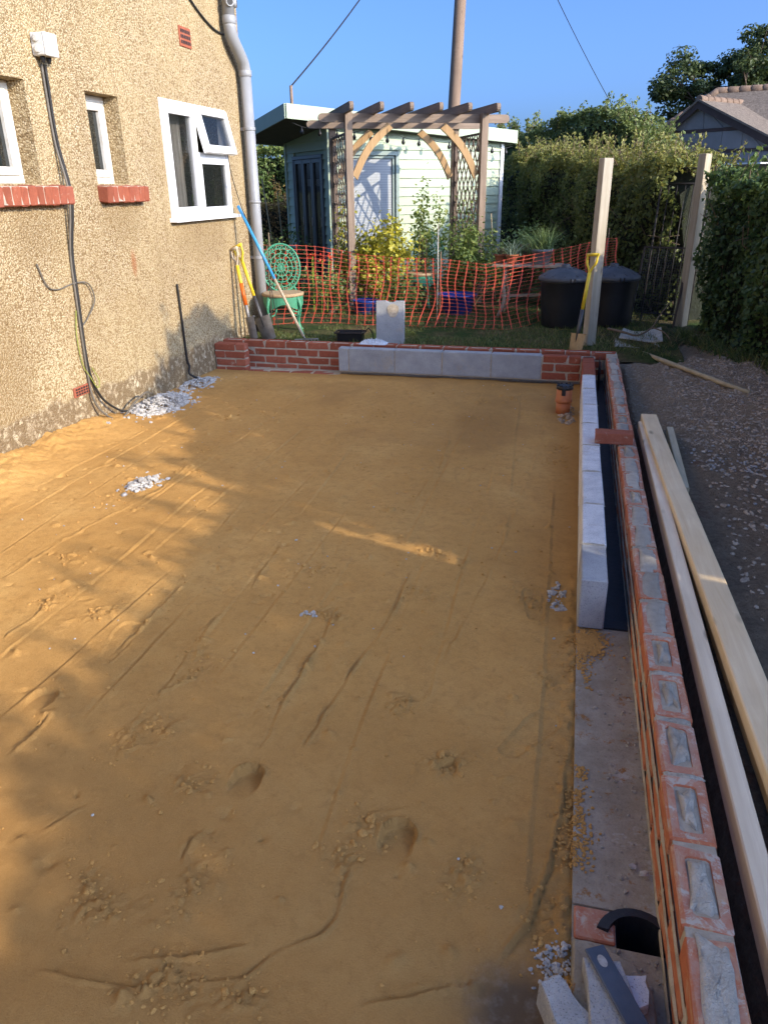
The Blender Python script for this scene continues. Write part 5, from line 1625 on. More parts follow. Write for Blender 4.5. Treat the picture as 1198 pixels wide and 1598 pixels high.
for sx in (0, 1):
    for y in (.045, GD-.045):
        b = MB(); sg = 1 if sx == 0 else -1; n = 9; vs = []; fs = []
        for k in range(n+1):
            a = PI/2*k/n
            for rr in (0, 1):
                u_ = k/n; bulge = .055*math.sin(PI*u_); px = sg*(.044+.45*u_-bulge*.72+rr*.062); pz = GH-.68+.57*u_+bulge*.72-rr*.062
                for w_ in (-.022, .022): vs.append((px, w_, pz))
        for k in range(n):
            i = k*4
            for q in ((i, i+1, i+5, i+4), (i+2, i+6, i+7, i+3), (i, i+4, i+6, i+2), (i+1, i+3, i+7, i+5)): fs.append(q)
        fs += [(0, 2, 3, 1), (n*4, n*4+1, n*4+3, n*4+2)]
        b.add(vs, fs); o = b.build('brace', 'pergola_orange', pg); o.location = (sx*GW, y, 0)
    # side lattice of crossed battens
    lat = thing('lattice_panel', None, None); lat.parent = pg; lat.location = (sx*GW, .044, .22)
    pw, phh = GD-.088, 1.86
    b = MB()
    for y in (.012, pw-.012): b.box((0, y, phh/2), (.03, .024, phh))
    for zz_ in (.012, phh-.012): b.box((0, pw/2, zz_), (.028, pw-.05, .024))
    b.build('frame', 'lattice_wood', lat)
    b = MB(); stp = .17
    for dirn, xo_ in ((1, -.006), (-1, .006)):
        kmax = int((pw+phh)/stp)+2
        for k in range(-kmax, kmax):
            # line: z = dirn*1.5*y + c
            c0 = k*stp*1.5
            sl = 1.5*dirn
            pts = []
            for y in (.02, pw-.02):
                zz_ = sl*y+c0
                if 0.02 <= zz_ <= phh-.02: pts.append((y, zz_))
            for zz_ in (.02, phh-.02):
                y = (zz_-c0)/sl
                if .02 < y < pw-.02: pts.append((y, zz_))
            if len(pts) >= 2:
                pts = sorted(pts); p, q = pts[0], pts[-1]
                if math.hypot(q[0]-p[0], q[1]-p[1]) > .05: b.bar((xo_, p[0], p[1]), (xo_, q[0], q[1]), .022, .009, (1, 0, 0))
    b.build('battens', 'lattice_wood', lat)

# ================================================================== GARDEN STUDIO (shed)
SA = math.radians(48)
SHC = (-3.99, 5.16, -.08)
sh = thing('garden_studio', 'pale green weatherboarded garden studio with overhanging flat roof', 'shed', SHC, (0, 0, PI/2-SA))
# local frame: +X along the lit front wall, +Y into the building, front face at y=0
SL, SD = 3.02, 1.62
k944 = lambda z: 1.387+(z-1.387)*.944+.08
def roofz(s_): return k944(2.49)-.065*(s_+.68)
b = MB()
zt = [roofz(0)-.17, roofz(SL)-.17]
b.add([(0.02, .02, 0), (SL-.02, .02, 0), (SL-.02, .02, zt[1]), (.02, .02, zt[0]), (.02, SD, 0), (SL-.02, SD, 0), (SL-.02, SD, zt[1]), (.02, SD, zt[0])],
      [(0, 1, 2, 3), (5, 4, 7, 6), (1, 5, 6, 2), (4, 0, 3, 7), (3, 2, 6, 7)])
b.build('carcass', 'shed_green', sh)
wx0, wx1, wz1 = .33, 1.07, k944(1.85)
pitch = .128
nb = int(2.35/pitch)
def board(x0, x1, z, face, h=pitch):
    """one overlapping board; face 'f' front or 'l' left"""
    b = MB(); pr_ = [(-.026, 0), (-.004, h+.012), (.014, h+.012), (.014, 0)]
    if face == 'f': b.prism([(x0, p[0], z+p[1]) for p in pr_][::-1], (x1-x0, 0, 0))
    else: b.prism([(p[0], x0, z+p[1]) for p in pr_], (0, x1-x0, 0))
    return b.build('weatherboard', 'shed_green', sh)
dy0, dy1, dz1 = .22, 1.26, k944(1.82)
for k in range(nb):
    z = .06+k*pitch
    xe = SL
    if z+pitch > zt[0]: break
    if z < wz1+.02:
        board(.03, wx0-.06, z, 'f'); board(wx1+.06, SL-.03, z, 'f')
    else:
        if z+pitch < zt[1]+.06: board(.03, SL-.03, z, 'f')
        else: board(.03, min(SL-.03, max(.4, (roofz(0)-.17-z-pitch)/.065)), z, 'f')
    if z < dz1+.03: board(.03, dy0-.05, z, 'l'); board(dy1+.05, SD-.03, z, 'l')
    else: board(.03, SD-.03, z, 'l')
for (x, y, hh_) in ((-.005, -.005, zt[0]-.01), (SL+.005, -.005, zt[1]-.01), (-.005, SD, zt[0]-.01)):
    b = MB(); b.box((x, y, hh_/2), (.065, .065, hh_), None, .004); b.build('corner_trim', 'upvc' if x > 1 else 'shed_green_trim', sh)
# roof
b = MB()
rx0, rx1, ry0, ry1 = -.68, SL+.17, -.16, SD+.2
def roof_corner(x, y, dz): return (x, y, roofz(x)+dz-.10*(y-ry0))
b.add([roof_corner(rx0, ry0, 0), roof_corner(rx1, ry0, 0), roof_corner(rx1, ry1, 0), roof_corner(rx0, ry1, 0), roof_corner(rx0+.02, ry0+.02, -.16), roof_corner(rx1-.02, ry0+.02, -.16), roof_corner(rx1-.02, ry1-.02, -.16), roof_corner(rx0+.02, ry1-.02, -.16)],
      [(0, 1, 2, 3), (7, 6, 5, 4)])
rf = b.build('roof', 'soffit', sh)
def fascia(p, q, nrm):
    b = MB(); n_ = Vector(nrm)*.022
    P0, P1 = Vector(roof_corner(*p, .012)), Vector(roof_corner(*q, .012)); Q0, Q1 = Vector(roof_corner(*p, -.17)), Vector(roof_corner(*q, -.17))
    b.add([P0, P1, Q1, Q0, P0+n_, P1+n_, Q1+n_, Q0+n_], [(0, 1, 2, 3), (7, 6, 5, 4), (0, 4, 5, 1), (3, 2, 6, 7), (0, 3, 7, 4), (1, 5, 6, 2)])
    b.build('fascia', 'shed_green_trim', sh)
fascia((rx0, ry0), (rx1, ry0), (0, -1, 0)); fascia((rx0, ry1), (rx0, ry0), (-1, 0, 0)); fascia((rx1, ry0), (rx1, ry1), (1, 0, 0)); fascia((rx1, ry1), (rx0, ry1), (0, 1, 0))
# window with blind
b = MB(); w_ = .055
for (xa, xb, za, zb) in ((wx0-.055, wx1+.055, wz1, wz1+.055), (wx0-.055, wx0, .05, wz1), (wx1, wx1+.055, .05, wz1)):
    b.box(((xa+xb)/2, -.015, (za+zb)/2), (xb-xa, .07, zb-za), None, .003)
fr = b.build('window', 'window_grey', sh)
b = MB(); b.box(((wx0+wx1)/2, .012, (wz1+.06)/2), (wx1-wx0, .01, wz1-.06)); b.build('blind', 'blind', fr)
b = MB()
for (xa, xb, za, zb) in ((wx0, wx1, wz1-.04, wz1), (wx0, wx0+.04, .06, wz1-.04), (wx1-.04, wx1, .06, wz1-.04)):
    b.box(((xa+xb)/2, -.004, (za+zb)/2), (xb-xa, .03, zb-za), None, .002)
b.build('sash', 'window_grey', fr)
# folding doors on the shaded side
dw = (dy1-dy0)/3
b = MB()
b.box((-.01, (dy0+dy1)/2, dz1+.025), (.07, dy1-dy0+.1, .05), None, .003)
for y in (dy0-.025, dy1+.025): b.box((-.01, y, dz1/2), (.07, .05, dz1), None, .003)
dfr = b.build('door_frame', 'door_grey', sh)
for k in range(3):
    b = MB(); a0 = dy0+k*dw+.004; a1 = a0+dw-.008
    for (ya, yb, za, zb) in ((a0, a0+.05, .03, dz1-.004), (a1-.05, a1, .03, dz1-.004), (a0+.05, a1-.05, .03, .12), (a0+.05, a1-.05, dz1-.06, dz1-.004)):
        b.box((-.012, (ya+yb)/2, (za+zb)/2), (.05, yb-ya, zb-za), None, .003)
    dr = b.build('door', 'door_grey', sh)
    b = MB(); b.box((-.01, (a0+a1)/2, (dz1+.06)/2), (.008, a1-a0-.1, dz1-.18)); b.build('pane', 'glass', dr)
    b = MB(); b.box((-.04, a0+.025, 1.0), (.02, .02, .12), None, .003); b.build('handle', 'steel_tool', dr)
# pale things seen inside the doors
b = MB(); b.box((.013, dy0+.66, .80), (.006, .16, 1.15)); b.box((.013, dy0+.36, .75), (.006, .14, 1.2)); b.box((.013, dy0+.52, 1.55), (.006, .7, .10)); b.build('curtain', 'curtain', sh)
b = MB(); b.box((.0125, (dy0+dy1)/2, dz1/2), (.004, dy1-dy0-.02, dz1-.04)); b.build('interior', 'room_dark', sh)
# pole on the shed roof
b = MB(); b.tube([(-.30, .55, roofz(-.3)-.12), (-.30, .55, roofz(-.3)+.33)], .022, 10); b.build('roof_pole', 'pole_wood', sh)
# string of lights under the front eaves
SHM = Matrix.Translation(SHC) @ Matrix.Rotation(PI/2-SA, 4, 'Z')
sg = thing('string_lights', 'string of small dark bulbs hung below the studio eaves', 'string lights', SHC, (0, 0, PI/2-SA))
b = MB(); pts = []
for k in range(61):
    u = k/60; x = -.62+u*3.7; pts.append((x, -.22, roofz(x)-.22-.05*abs(math.sin(u*PI*7))))
b.tube(pts, .004, 5); b.build('cord', 'cable_black', sg)
bulb = MB(); bulb.lathe([(.010, 0), (.010, -.03), (.026, -.055), (.028, -.075), (.015, -.098)], (0, 0, 0), 8)
bm_ = bulb.mesh('bulb', 'bulb_dark')
for k in range(14):
    u = (k+.5)/14; x = -.62+u*3.7; link('bulb', bm_, sg, (x, -.22, roofz(x)-.22-.05*abs(math.sin(u*PI*7))))
# ================================================================== VEGETATION
def path_at(pts, t_):
    """t_ array 0..1 along polyline -> xy, normal (to the left of travel)"""
    pts = np.array(pts, float); d = np.diff(pts, axis=0); L = np.hypot(d[:, 0], d[:, 1]); c = np.concatenate([[0], np.cumsum(L)])
    s_ = t_*c[-1]; i = np.clip(np.searchsorted(c, s_, side='right')-1, 0, len(L)-1)
    u = (s_-c[i])/L[i]
    xy = pts[i]+d[i]*u[:, None]; dn = d[i]/L[i][:, None]
    return xy, np.stack([-dn[:, 1], dn[:, 0]], 1), s_, c[-1]
def hedge(name, pts, H, depth, n, size, mat, label, seed, front=1, hn=.14, gaps=(), core_cap=None, group=None, tone_top=.3, sprigs=60, lump_=.16, core=True, twigs=50, aspect=.62, z0=-.12):
    """front = +1 when the visible face is to the left of travel. H: list of (s fraction, height)"""
    rg = np.random.default_rng(seed)
    t_ = thing(name, label, 'hedge', (pts[0][0], pts[0][1], z0), group=group)
    off = np.array([pts[0][0], pts[0][1], z0])
    hs, hv = np.array([h[0] for h in H]), np.array([h[1] for h in H])
    def Hf(t): return np.interp(t, hs, hv)
    def lum(s_, z): return lump_*(vnoise(s_, z, seed, 4, 1.6, .6)+.25)
    # front face
    nf = int(n*.62); tt = rg.random(nf); v = rg.random(nf)**.9
    xy, nr, s_, L = path_at(pts, tt); nr = nr*front
    hh = Hf(tt)+hn*vnoise(s_, 0*s_, seed+1, 3, 2.2); z = v*hh
    o_ = lum(s_, z)-np.abs(rg.normal(0, .07, nf))-.30*np.maximum(0, v-.82)**1.0*depth
    P1 = np.concatenate([xy+nr*o_[:, None], z[:, None]], 1); N1 = np.concatenate([nr, .45+0*z[:, None]], 1); T1 = .32+.35*vnoise(s_, z, seed+2, 3, 2)+tone_top*(v > .85)  # leaves near the top toned lighter, painting in sunlight on the crest
    # top
    nt = n-nf; tt = rg.random(nt); q = rg.random(nt)
    xy, nr, s_, L = path_at(pts, tt); nr = nr*front
    hh = Hf(tt)+hn*vnoise(s_, 0*s_, seed+1, 3, 2.2)
    z = hh+.10*vnoise(s_, q*depth*3, seed+3, 3, 2.4)-np.abs(rg.normal(0, .06, nt))
    o_ = .05-q*depth+lum(s_, z)*.5
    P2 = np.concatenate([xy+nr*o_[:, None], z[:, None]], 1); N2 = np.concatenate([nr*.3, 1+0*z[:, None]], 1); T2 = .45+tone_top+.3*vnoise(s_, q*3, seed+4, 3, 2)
    # sprigs above the top
    PS, NS, TS = [], [], []
    b = MB()
    for k in range(sprigs):
        tk = np.array([rg.random()]); xy, nr, s_, L = path_at(pts, tk); nr = nr*front
        h0 = float(Hf(tk)[0]); q = rg.random()*depth*.7
        base = np.array([xy[0, 0]-nr[0, 0]*q, xy[0, 1]-nr[0, 1]*q, h0-.05])
        dv = rg.normal(0, .3, 3); dv[2] = 1; ln = rg.uniform(.12, .40)
        tip = base+dv*ln
        b.tube([base-off*[1, 1, 0], (base+tip)/2-off*[1, 1, 0]+rg.normal(0, .02, 3), tip-off*[1, 1, 0]], [.006, .004, .002], 4, False)
        m_ = int(10+ln*40)
        u = rg.random(m_)
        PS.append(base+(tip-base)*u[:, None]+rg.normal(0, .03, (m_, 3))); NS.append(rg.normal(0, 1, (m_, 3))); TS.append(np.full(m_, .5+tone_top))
    P = np.concatenate([P1, P2]+PS); N = np.concatenate([N1, N2]+NS); T = np.concatenate([T1, T2]+TS)
    SV = np.array(S); lat = np.array([-S.y, S.x, 0.]); lat /= np.linalg.norm(lat); upp = np.cross(SV, lat)
    for g_, w_, hh_ in gaps:
        rel = P+[0, 0, z0]-np.array(g_)
        kp = ~((np.abs(rel @ lat) < w_+.03) & (np.abs(rel @ upp) < hh_+.02))
        P, N, T = P[kp], N[kp], T[kp]
    P = P-[off[0], off[1], 0]
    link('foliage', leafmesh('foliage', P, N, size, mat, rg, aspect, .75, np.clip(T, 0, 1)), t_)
    for k in range(twigs):
        tk = np.array([rg.random()]); xy, nr, s_, L = path_at(pts, tk); nr = nr*front
        h0 = float(Hf(tk)[0]); za = rg.uniform(0, h0*.7)
        p = np.array([xy[0, 0]-off[0]-nr[0, 0]*.08, xy[0, 1]-off[1]-nr[0, 1]*.08, za])
        e_ = p+np.array([nr[0, 0]*rg.uniform(.05, .16)+rg.normal(0, .15), nr[0, 1]*rg.uniform(.05, .16)+rg.normal(0, .15), rg.uniform(-.15, .45)])
        b.tube([p, (p+e_)/2+rg.normal(0, .03, 3), e_], [.006, .005, .003], 4, False)
    if b.v: b.build('twigs', 'twig', t_)['kind'] = 'stuff'
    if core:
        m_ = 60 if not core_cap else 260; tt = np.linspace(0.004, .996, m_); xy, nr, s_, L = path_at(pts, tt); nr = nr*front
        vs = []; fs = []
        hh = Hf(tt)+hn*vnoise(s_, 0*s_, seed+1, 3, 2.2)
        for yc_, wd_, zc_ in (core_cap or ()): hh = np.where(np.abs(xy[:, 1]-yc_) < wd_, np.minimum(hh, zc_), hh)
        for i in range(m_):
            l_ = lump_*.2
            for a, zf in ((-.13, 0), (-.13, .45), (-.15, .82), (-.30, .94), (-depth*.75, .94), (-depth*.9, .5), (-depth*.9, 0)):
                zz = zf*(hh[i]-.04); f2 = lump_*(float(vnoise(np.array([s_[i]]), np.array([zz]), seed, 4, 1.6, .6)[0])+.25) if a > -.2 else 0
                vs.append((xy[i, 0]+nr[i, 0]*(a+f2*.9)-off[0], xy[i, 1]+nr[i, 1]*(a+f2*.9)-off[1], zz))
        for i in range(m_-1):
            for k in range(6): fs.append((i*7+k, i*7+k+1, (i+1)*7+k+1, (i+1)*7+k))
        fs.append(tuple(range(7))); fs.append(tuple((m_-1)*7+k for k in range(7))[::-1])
        cb = MB(); cb.add(vs, fs); cb.build('shade_core', 'hedge_core', t_)  # solid dark core added inside the foliage to block light
    return t_
IVY = [(.86, 2.75), (1.00, 2.0), (1.30, 1.0), (1.75, -.2), (2.2, -1.6), (2.6, -3.2), (2.8, -5.2), (2.9, -8.0)]
hedge('ivy_hedge', IVY, [(0, 1.56), (.08, 1.52), (.17, 1.50), (.24, 1.6), (.29, 1.85), (.36, 2.5), (.42, 3.05), (.50, 3.05), (.57, 2.5), (.64, 2.18), (.78, 2.0), (.88, 1.85), (1, 1.8)], .75, 52000, .052, 'leaf_ivy', 'dark ivy-clad hedge along the right of the yard', 5, -1, gaps=[((-1.95, -1.07, -.24), .012, .19), ((-1.45, -1.20, -.24), .006, .08), ((-1.50, -2.74, -.24), -.010, .05), ((-1.15, -2.88, -.24), -.012, .03)], core_cap=[(-2.95, .16, 1.48), (-4.50, .15, 1.42)], sprigs=90, lump_=.20, twigs=160, aspect=.85)  # unseen near end: heights and gaps shaped for shade and streaks on the sand
MID = [(.62, 3.25), (.1, 4.3), (-.5, 5.8), (-1.1, 7.4), (-1.75, 9.2)]
hedge('bramble_hedge', MID, [(0, 1.66), (.25, 1.78), (.55, 1.85), (1, 1.95)], .8, 34000, .05, 'leaf_hedge', 'yellow-green clipped hedge behind the bins and bare posts', 9, 1, .26, sprigs=190, tone_top=.36, lump_=.34, twigs=120)
BACK = [(2.3, 7.6), (1.0, 9.0), (-.5, 10.3), (-2.4, 11.4)]
hedge('overgrown_hedge', BACK, [(0, 1.15), (.22, 1.30), (.34, 1.9), (.50, 2.70), (.62, 2.72), (.8, 2.55), (1, 2.6)], 1.2, 34000, .07, 'leaf_bush', 'tall overgrown hedge rising behind the yellow-green one', 13, 1, .30, sprigs=150, tone_top=.25, lump_=.40, twigs=80)
LEFTB = [(-4.6, 9.6), (-6.0, 9.4), (-8.2, 9.2)]
hedge('green_shrubs', LEFTB, [(0, 2.2), (.4, 2.28), (1, 2.25)], .9, 14000, .07, 'leaf_rose', 'tall green shrubs seen between the soil pipe and the studio', 17, 1, sprigs=70, tone_top=.3, lump_=.3, twigs=30)
BRN = [(-4.75, 8.4), (-5.8, 8.2), (-7.5, 8.0)]
hedge('brown_hedge', BRN, [(0, 1.25), (.5, 1.35), (1, 1.3)], .5, 6000, .05, 'leaf_brown', 'withered brown hedge below the tall green shrubs', 19, 1, sprigs=25, tone_top=.2, lump_=.15, twigs=30)

def shrub(name, loc, rad, n, size, mat, label, seed, stems=9, clump=16, zmin=0.0, cat='shrub', aspect=.62, tone=.5):
    rg = np.random.default_rng(seed)
    t_ = thing(name, label, cat, loc)
    C = unit(rg.normal(0, 1, (clump, 3)))*rg.random((clump, 1))**.45*np.array(rad); C[:, 2] += rad[2]+zmin
    C[:, 2] = np.maximum(C[:, 2], .06)
    idx = rg.integers(0, clump, n)
    P = C[idx]+rg.normal(0, 1, (n, 3))*np.array(rad)*.22
    P[:, 2] = np.maximum(P[:, 2], .02)
    N = unit(P-C[idx])*1.0+[0, 0, .5]
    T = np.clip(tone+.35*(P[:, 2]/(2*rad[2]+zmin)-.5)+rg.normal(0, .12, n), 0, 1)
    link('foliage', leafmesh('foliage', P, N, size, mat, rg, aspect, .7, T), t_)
    b = MB()
    for k in range(stems):
        c = C[k % clump]; m_ = c*.5+rg.normal(0, .04, 3); m_[2] = c[2]*.5
        b.tube([(rg.normal(0, .04), rg.normal(0, .04), 0), m_, c], [.010, .008, .004], 5, False)
    b.build('stem', 'twig', t_)
    return t_
shrub('yellow_shrub', (-2.95, 3.75, -.07), (.42, .28, .50), 3000, .062, 'leaf_yellow', 'bright yellow-leaved shrub under the pergola', 1, 12, 20, .05, aspect=.8)
shrub('rose_bush', (-2.35, 4.05, -.07), (.24, .22, .62), 1100, .055, 'leaf_rose', 'loose green rose bush right of the yellow shrub', 2, 10, 14, .10)
shrub('leafy_shrub', (-1.72, 4.00, -.07), (.36, .28, .46), 3200, .05, 'leaf_rose', 'leafy green shrub at the foot of the right pergola posts', 3, 12, 20, .05, tone=.4)
shrub('low_shrub', (-2.55, 3.15, -.07), (.42, .20, .22), 900, .05, 'leaf_rose', 'low green planting between chair and net', 4, 8, 14, .0, tone=.3)
shrub('low_shrub', (-3.35, 3.05, -.07), (.28, .2, .25), 800, .045, 'leaf_rose', 'low green planting at the foot of the left pergola posts', 6, 8, 14, .0, tone=.4)
shrub('brown_shrub', (-1.95, 4.35, -.07), (.20, .18, .32), 500, .045, 'leaf_brown', 'brownish shrub behind the pergola chair', 7, 7, 10, .02)
shrub('fern_clump', (-1.15, 4.8, -.07), (.45, .4, .36), 1600, .06, 'leaf_pot', 'bright green clump behind the table pots', 8, 8, 18, .25, tone=.4)
shrub('grey_shrub', (-.75, 4.4, -.07), (.45, .35, .36), 1700, .045, 'leaf_bush', 'grey-green bush behind the grey pot', 9, 8, 18, .15, tone=.5)
shrub('dark_shrub', (-4.75, 5.6, -.07), (.40, .35, .42), 1400, .05, 'leaf_ivy', 'dark shrub in the shade left of the studio doors', 10, 8, 16, .0)
shrub('bush_by_pipe', (-4.75, 4.2, -.07), (.35, .3, .45), 1300, .05, 'leaf_rose', 'green bush just right of the soil pipe', 12, 8, 16, .0, tone=.4)
shrub('flower_bed', (-3.85, 3.3, -.07), (.35, .22, .26), 800, .045, 'leaf_rose', 'green bed of flowers behind the left end of the net', 11, 8, 12, .0, tone=.35)
# red flowers
rg = np.random.default_rng(44)
fl = thing('red_flowers', 'orange-red flowers behind the left end of the net', 'flowers', (-3.6, 3.0, -.07))
cs = np.stack([rg.normal(0, .16, 4), rg.normal(0, .06, 4), rg.uniform(.60, .74, 4)], 1)
P = np.repeat(cs, 12, 0)+rg.normal(0, .02, (4*12, 3))
link('petals', leafmesh('petals', P, rg.normal(0, 1, P.shape), .035, 'petal_red', rg, .8), fl)['kind'] = 'stuff'
b = MB()
for c in cs: b.tube([(c[0]*.8, c[1], 0), (c[0], c[1], c[2])], .004, 5, False)
b.build('stem', 'bottle_green', fl)
# climbers on the two lattices
def climber(sx, zlo, zhi, n, mat, label, seed, spread=.06, y0=.1, y1=1.05):
    rg = np.random.default_rng(seed)
    t_ = thing('climbing_plant', label, 'climber', (-3.217, 3.528, -.07), (0, 0, PA))
    b = MB(); PP = []
    for k in range(9):
        y = rg.uniform(y0, y1); pts = [(sx*GW+rg.normal(0, .02), y, 0)]
        hgt = rg.uniform(zlo+.3*(zhi-zlo), zhi); m_ = 8
        for j in range(m_): y = np.clip(y+rg.normal(0, .06), y0, y1); pts.append((sx*GW+rg.normal(0, .03), y, hgt*(j+1)/m_))
        b.tube(pts, .004, 5, False)
        q = np.array(pts)
        for j in range(n//9):
            u = rg.uniform(max(0, zlo/hgt), 1)*m_; i = min(int(u), m_-1); PP.append(q[i]+(q[i+1]-q[i])*(u-i)+rg.normal(0, spread, 3))
    b.build('stem', 'twig', t_)
    P = np.array(PP)
    link('foliage', leafmesh('foliage', P, rg.normal(0, 1, P.shape)+[0, -.5, .4], .05, mat, rg), t_)
climber(1, .3, 1.45, 900, 'leaf_rose', 'rose climbing the right lattice of the pergola', 1, .09)
climber(0, .2, 1.6, 420, 'leaf_yellow', 'sparse yellowing climber on the left lattice of the pergola', 2, .06)

# far tree
def tree(name, base, hgt, crown_c, crown_r, n, size, mat, label, seed, limbs=14, clump=60):
    rg = np.random.default_rng(seed)
    t_ = thing(name, label, 'tree', base)
    cc = np.array(crown_c, float)
    b = MB()
    b.tube([(0, 0, 0), (.05, .03, hgt*.35), tuple(cc*[.6, .6, .8]), tuple(cc+[0, 0, crown_r[2]*.4])], [.30, .22, .15, .04], 10)
    b.build('trunk', 'bark', t_)
    C = unit(rg.normal(0, 1, (clump, 3)))*rg.random((clump, 1))**.38*np.array(crown_r)+cc
    b = MB()
    for k in range(limbs*2):
        c = C[k]; m_ = cc*.75+(c-cc)*.4+rg.normal(0, .15, 3)
        b.tube([tuple(cc*[.5, .5, .7]), tuple(m_), tuple(c)], [.09, .05, .015], 6, False)
        for j in range(3):
            e_ = c+rg.normal(0, .35, 3); b.tube([tuple(c*.7+m_*.3), tuple(e_)], [.02, .006], 4, False)
    b.build('limbs', 'bark', t_)
    idx = rg.integers(0, clump, n); rr = rg.uniform(.25, .62, clump)
    dd = unit(rg.normal(0, 1, (n, 3)))*rg.random((n, 1))**.5
    P = C[idx]+dd*rr[idx][:, None]*np.array([1.15, 1.15, .75])
    link('crown', leafmesh('crown', P, dd+[0, 0, .5], size, mat, rg, .7, .6, np.clip(.45+.35*dd[:, 2]+rg.normal(0, .1, n), 0, 1)), t_)
    return t_
tree('oak_tree', (6.1, 31.0, -.1), 5, (-.1, 0, 5.0), (3.9, 2.6, 2.1), 42000, .15, 'leaf_oak', 'dark oak tree rising behind the bungalow roof', 3, 16, 170)

# ================================================================== BUNGALOW
bg_o = thing('bungalow', 'grey bungalow with a block gable and weathered tile roof beyond the hedge', 'house', (3.14, 23.69, -.1), (0, 0, -math.radians(40)))
# local: X along the gable, Y away. apex at (0,0,3.96)
AZ = 3.96; sl_l, sl_r = .73, .46; xl, xr_ = -2.0, 3.3
def verge(x): return AZ+(x*sl_l if x < 0 else -x*sl_r)
b = MB(); b.add([(xl, .03, 0), (xr_, .03, 0), (xr_, .03, verge(xr_)), (0, .03, AZ), (xl, .03, verge(xl)), (xl, 4, 0), (xr_, 4, 0), (xr_, 4, verge(xr_)), (0, 4, AZ), (xl, 4, verge(xl))],
      [(0, 1, 2, 3, 4), (0, 4, 9, 5), (1, 6, 7, 2), (5, 9, 8, 7, 6)])
b.build('wall', 'gable_block', bg_o)
zr = AZ-.12
rows = [(AZ-.16, AZ-.80), (AZ-.90, AZ-1.45), (AZ-1.55, AZ-2.15), (AZ-2.15, AZ-2.75)]
def lims(z): return max(xl, -(AZ-.10-z)/sl_l), min(xr_, (AZ-.10-z)/sl_r)
for (za, zb) in rows:
    a0, a1 = lims(za); b0, b1 = lims(zb)
    xs = [b0]+[x for x in np.arange(-1.95, 3.2, .72) if b0+.15 < x < b1-.15]+[b1]
    for x0, x1 in zip(xs[:-1], xs[1:]):
        ta, tb_ = max(x0, a0), min(x1, a1)
        m_ = .008
        poly = [(x0+m_, zb+m_), (x1-m_, zb+m_)]
        if tb_ > ta: poly += [(min(x1, a1)-m_, za-m_), (max(x0, a0)+m_, za-m_)] if (x1 <= a1 or x0 >= a0 or True) else []
        else:
            xm = a1 if x0 >= a1 else a0
            poly += [((x0 if x0 >= a1 else x1), zb+min(za-zb, (AZ-.10-zb)-abs((x0 if x0 >= a1 else x1))*(sl_r if x0 >= a1 else sl_l)))]
        q = MB(); q.prism([(p[0], .028, p[1]) for p in poly], (0, -.02, 0)); q.build('wall_block', 'gable_block', bg_o)
for z in (AZ-.85, AZ-1.50):
    a, c = lims(z+.05); q = MB(); q.box(((a+c)/2, .012, z), (c-a, .05, .095)); q.build('brick_band', 'gable_band', bg_o)
q = MB(); 
for k in range(4): q.box((-.1, .012, AZ-1.68-.11*k), (.09, .045, .085))
q.build('vent', 'gable_band', bg_o)
for s0, s1 in (((xl-.25), 0), (0, xr_+.35)):
    b = MB(); za, zb = verge(s0), verge(s1)
    b.add([(s0, -.16, za-.19), (s1, -.16, zb-.19), (s1, -.16, zb+.03), (s0, -.16, za+.03), (s0, -.10, za-.19), (s1, -.10, zb-.19), (s1, -.10, zb+.03), (s0, -.10, za+.03)],
          [(0, 1, 2, 3), (7, 6, 5, 4), (0, 4, 5, 1), (3, 2, 6, 7), (0, 3, 7, 4), (1, 5, 6, 2)])
    b.build('verge_board', 'verge_board', bg_o)
    b = MB(); b.add([(s0, -.2, za+.035), (s1, -.2, zb+.035), (s1, 4.5, zb+.035), (s0, 4.5, za+.035), (s0, -.2, za+.10), (s1, -.2, zb+.10), (s1, 4.5, zb+.10), (s0, 4.5, za+.10)],
          [(3, 2, 1, 0), (4, 5, 6, 7), (0, 1, 5, 4), (0, 4, 7, 3), (1, 2, 6, 5), (3, 7, 6, 2)])
    rf2 = b.build('roof', 'roof_tiles', bg_o)
# main roof behind, hipped at its left end
R0, R1 = Vector((-1.05, 2.5, 4.50)), Vector((7.2, 6.2, 4.55))
dr_ = (R1-R0); dr_.z = 0; dr_.normalize(); nr_ = Vector((dr_.y, -dr_.x, 0))
ez = 2.35
E0 = R0+nr_*3.3-dr_*2.4; E1 = R1+nr_*3.3; E2 = R1-nr_*3.3; E3 = R0-nr_*3.3-dr_*2.4
for p in (E0, E1, E2, E3): p.z = ez
b = MB(); b.add([R0, R1, E0, E1, E2, E3], [(0, 2, 3, 1), (0, 1, 4, 5), (0, 5, 2), (1, 3, 4), (2, 5, 4, 3)])
mr = b.build('main_roof', 'roof_tiles', bg_o)
rt = MB(); rt.lathe([(.13, -.19), (.135, -.17), (.12, .19)], (0, 0, 0), 10, Matrix.Rotation(PI/2, 3, 'X'))
rtm = rt.mesh('ridge_tile', 'ridge_tile')
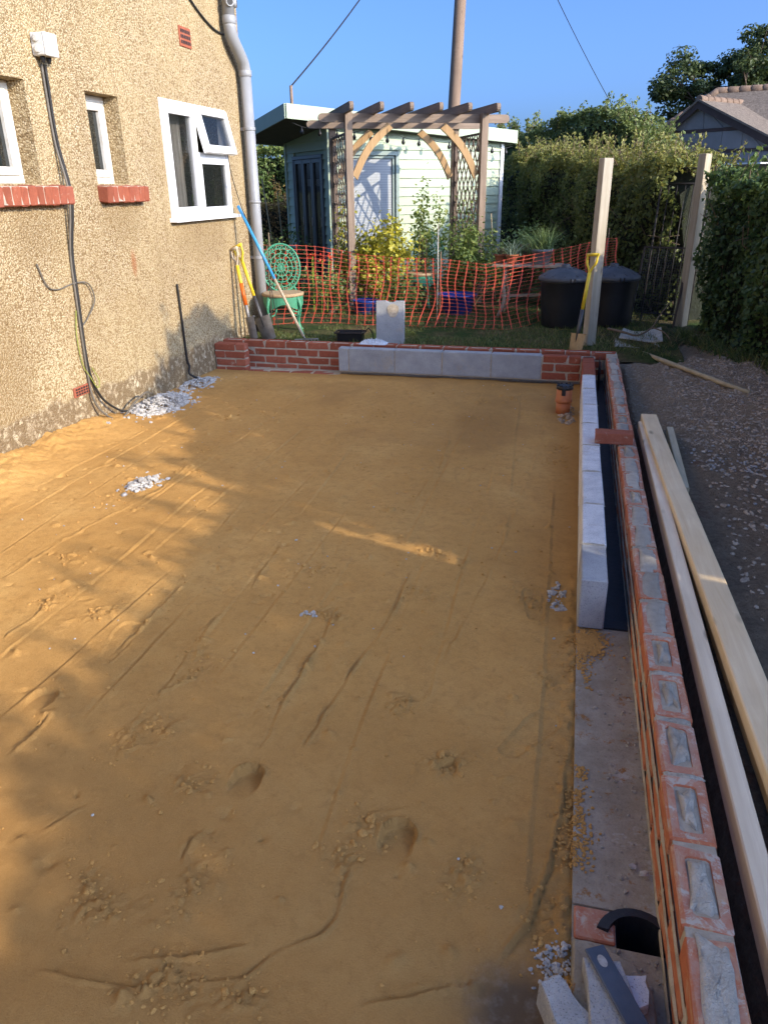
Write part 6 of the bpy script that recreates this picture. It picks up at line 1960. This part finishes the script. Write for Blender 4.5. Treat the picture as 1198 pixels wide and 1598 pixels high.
def ridge_line(a, c, n):
    d = (c-a).normalized()
    for k in range(n):
        p = a+(c-a)*((k+.5)/n); o = link('ridge_tile', rtm, mr, p); o.rotation_euler = d.to_track_quat('-Y', 'Z').to_euler(); o.scale = (1, (c-a).length/n/.37, 1)
ridge_line(R0, R1, 24); ridge_line(R0, E0, 11); ridge_line(R0, E3, 11)
ridge_line(Vector((0, -.15, AZ+.08)), Vector((0, 3.2, AZ+.08)), 9)
b = MB(); b.box((2.1, -.5, 2.05), (1.7, .9, .04)); b.build('porch_roof', 'upvc', bg_o)
b = MB(); b.add([tuple(E0*.9+E2*.1)[:2]+(0,), tuple(E1*.9+E3*.1)[:2]+(0,), tuple(E2*.9+E0*.1)[:2]+(0,), tuple(E3*.9+E1*.1)[:2]+(0,), tuple(E0*.9+E2*.1)[:2]+(ez,), tuple(E1*.9+E3*.1)[:2]+(ez,), tuple(E2*.9+E0*.1)[:2]+(ez,), tuple(E3*.9+E1*.1)[:2]+(ez,)],
      [(0, 1, 5, 4), (1, 2, 6, 5), (2, 3, 7, 6), (3, 0, 4, 7)]); b.build('main_wall', 'gable_block', bg_o)

# ================================================================== POLE AND WIRES
tp_o = thing('telegraph_pole', 'wooden telegraph pole leaning slightly behind the pergola', 'utility pole', (-3.68, 13.68, -.1))
b = MB(); b.tube([(0, 0, 0), (.14, 0, 3.4), (.36, 0, 8.7)], [.155, .14, .115], 14); b.build('pole', 'pole_wood', tp_o)
b = MB(); b.lathe([(.118, 0), (.118, .03), (.02, .07)], (.36, 0, 8.7), 12); b.build('cap', 'steel_dark', tp_o)
def wire(p, q, sag, label):
    p, q = Vector(p), Vector(q); b = MB()
    b.tube([p+(q-p)*(k/24)-Vector((0, 0, sag*4*(k/24)*(1-k/24))) for k in range(25)], .011, 5, False)
    return tag(b.build('overhead_wire', 'cable_black'), label, 'wire')
rp = SHM @ Vector((-.30, .55, roofz(-.3)+.32))
wire(rp, (-3.32, 13.68, 8.55), .30, 'black overhead wire from the studio roof pole to the telegraph pole')
wire((.75, 24.5, 3.35), (-3.32, 13.68, 8.55), .25, 'black overhead wire descending right towards the bungalow')
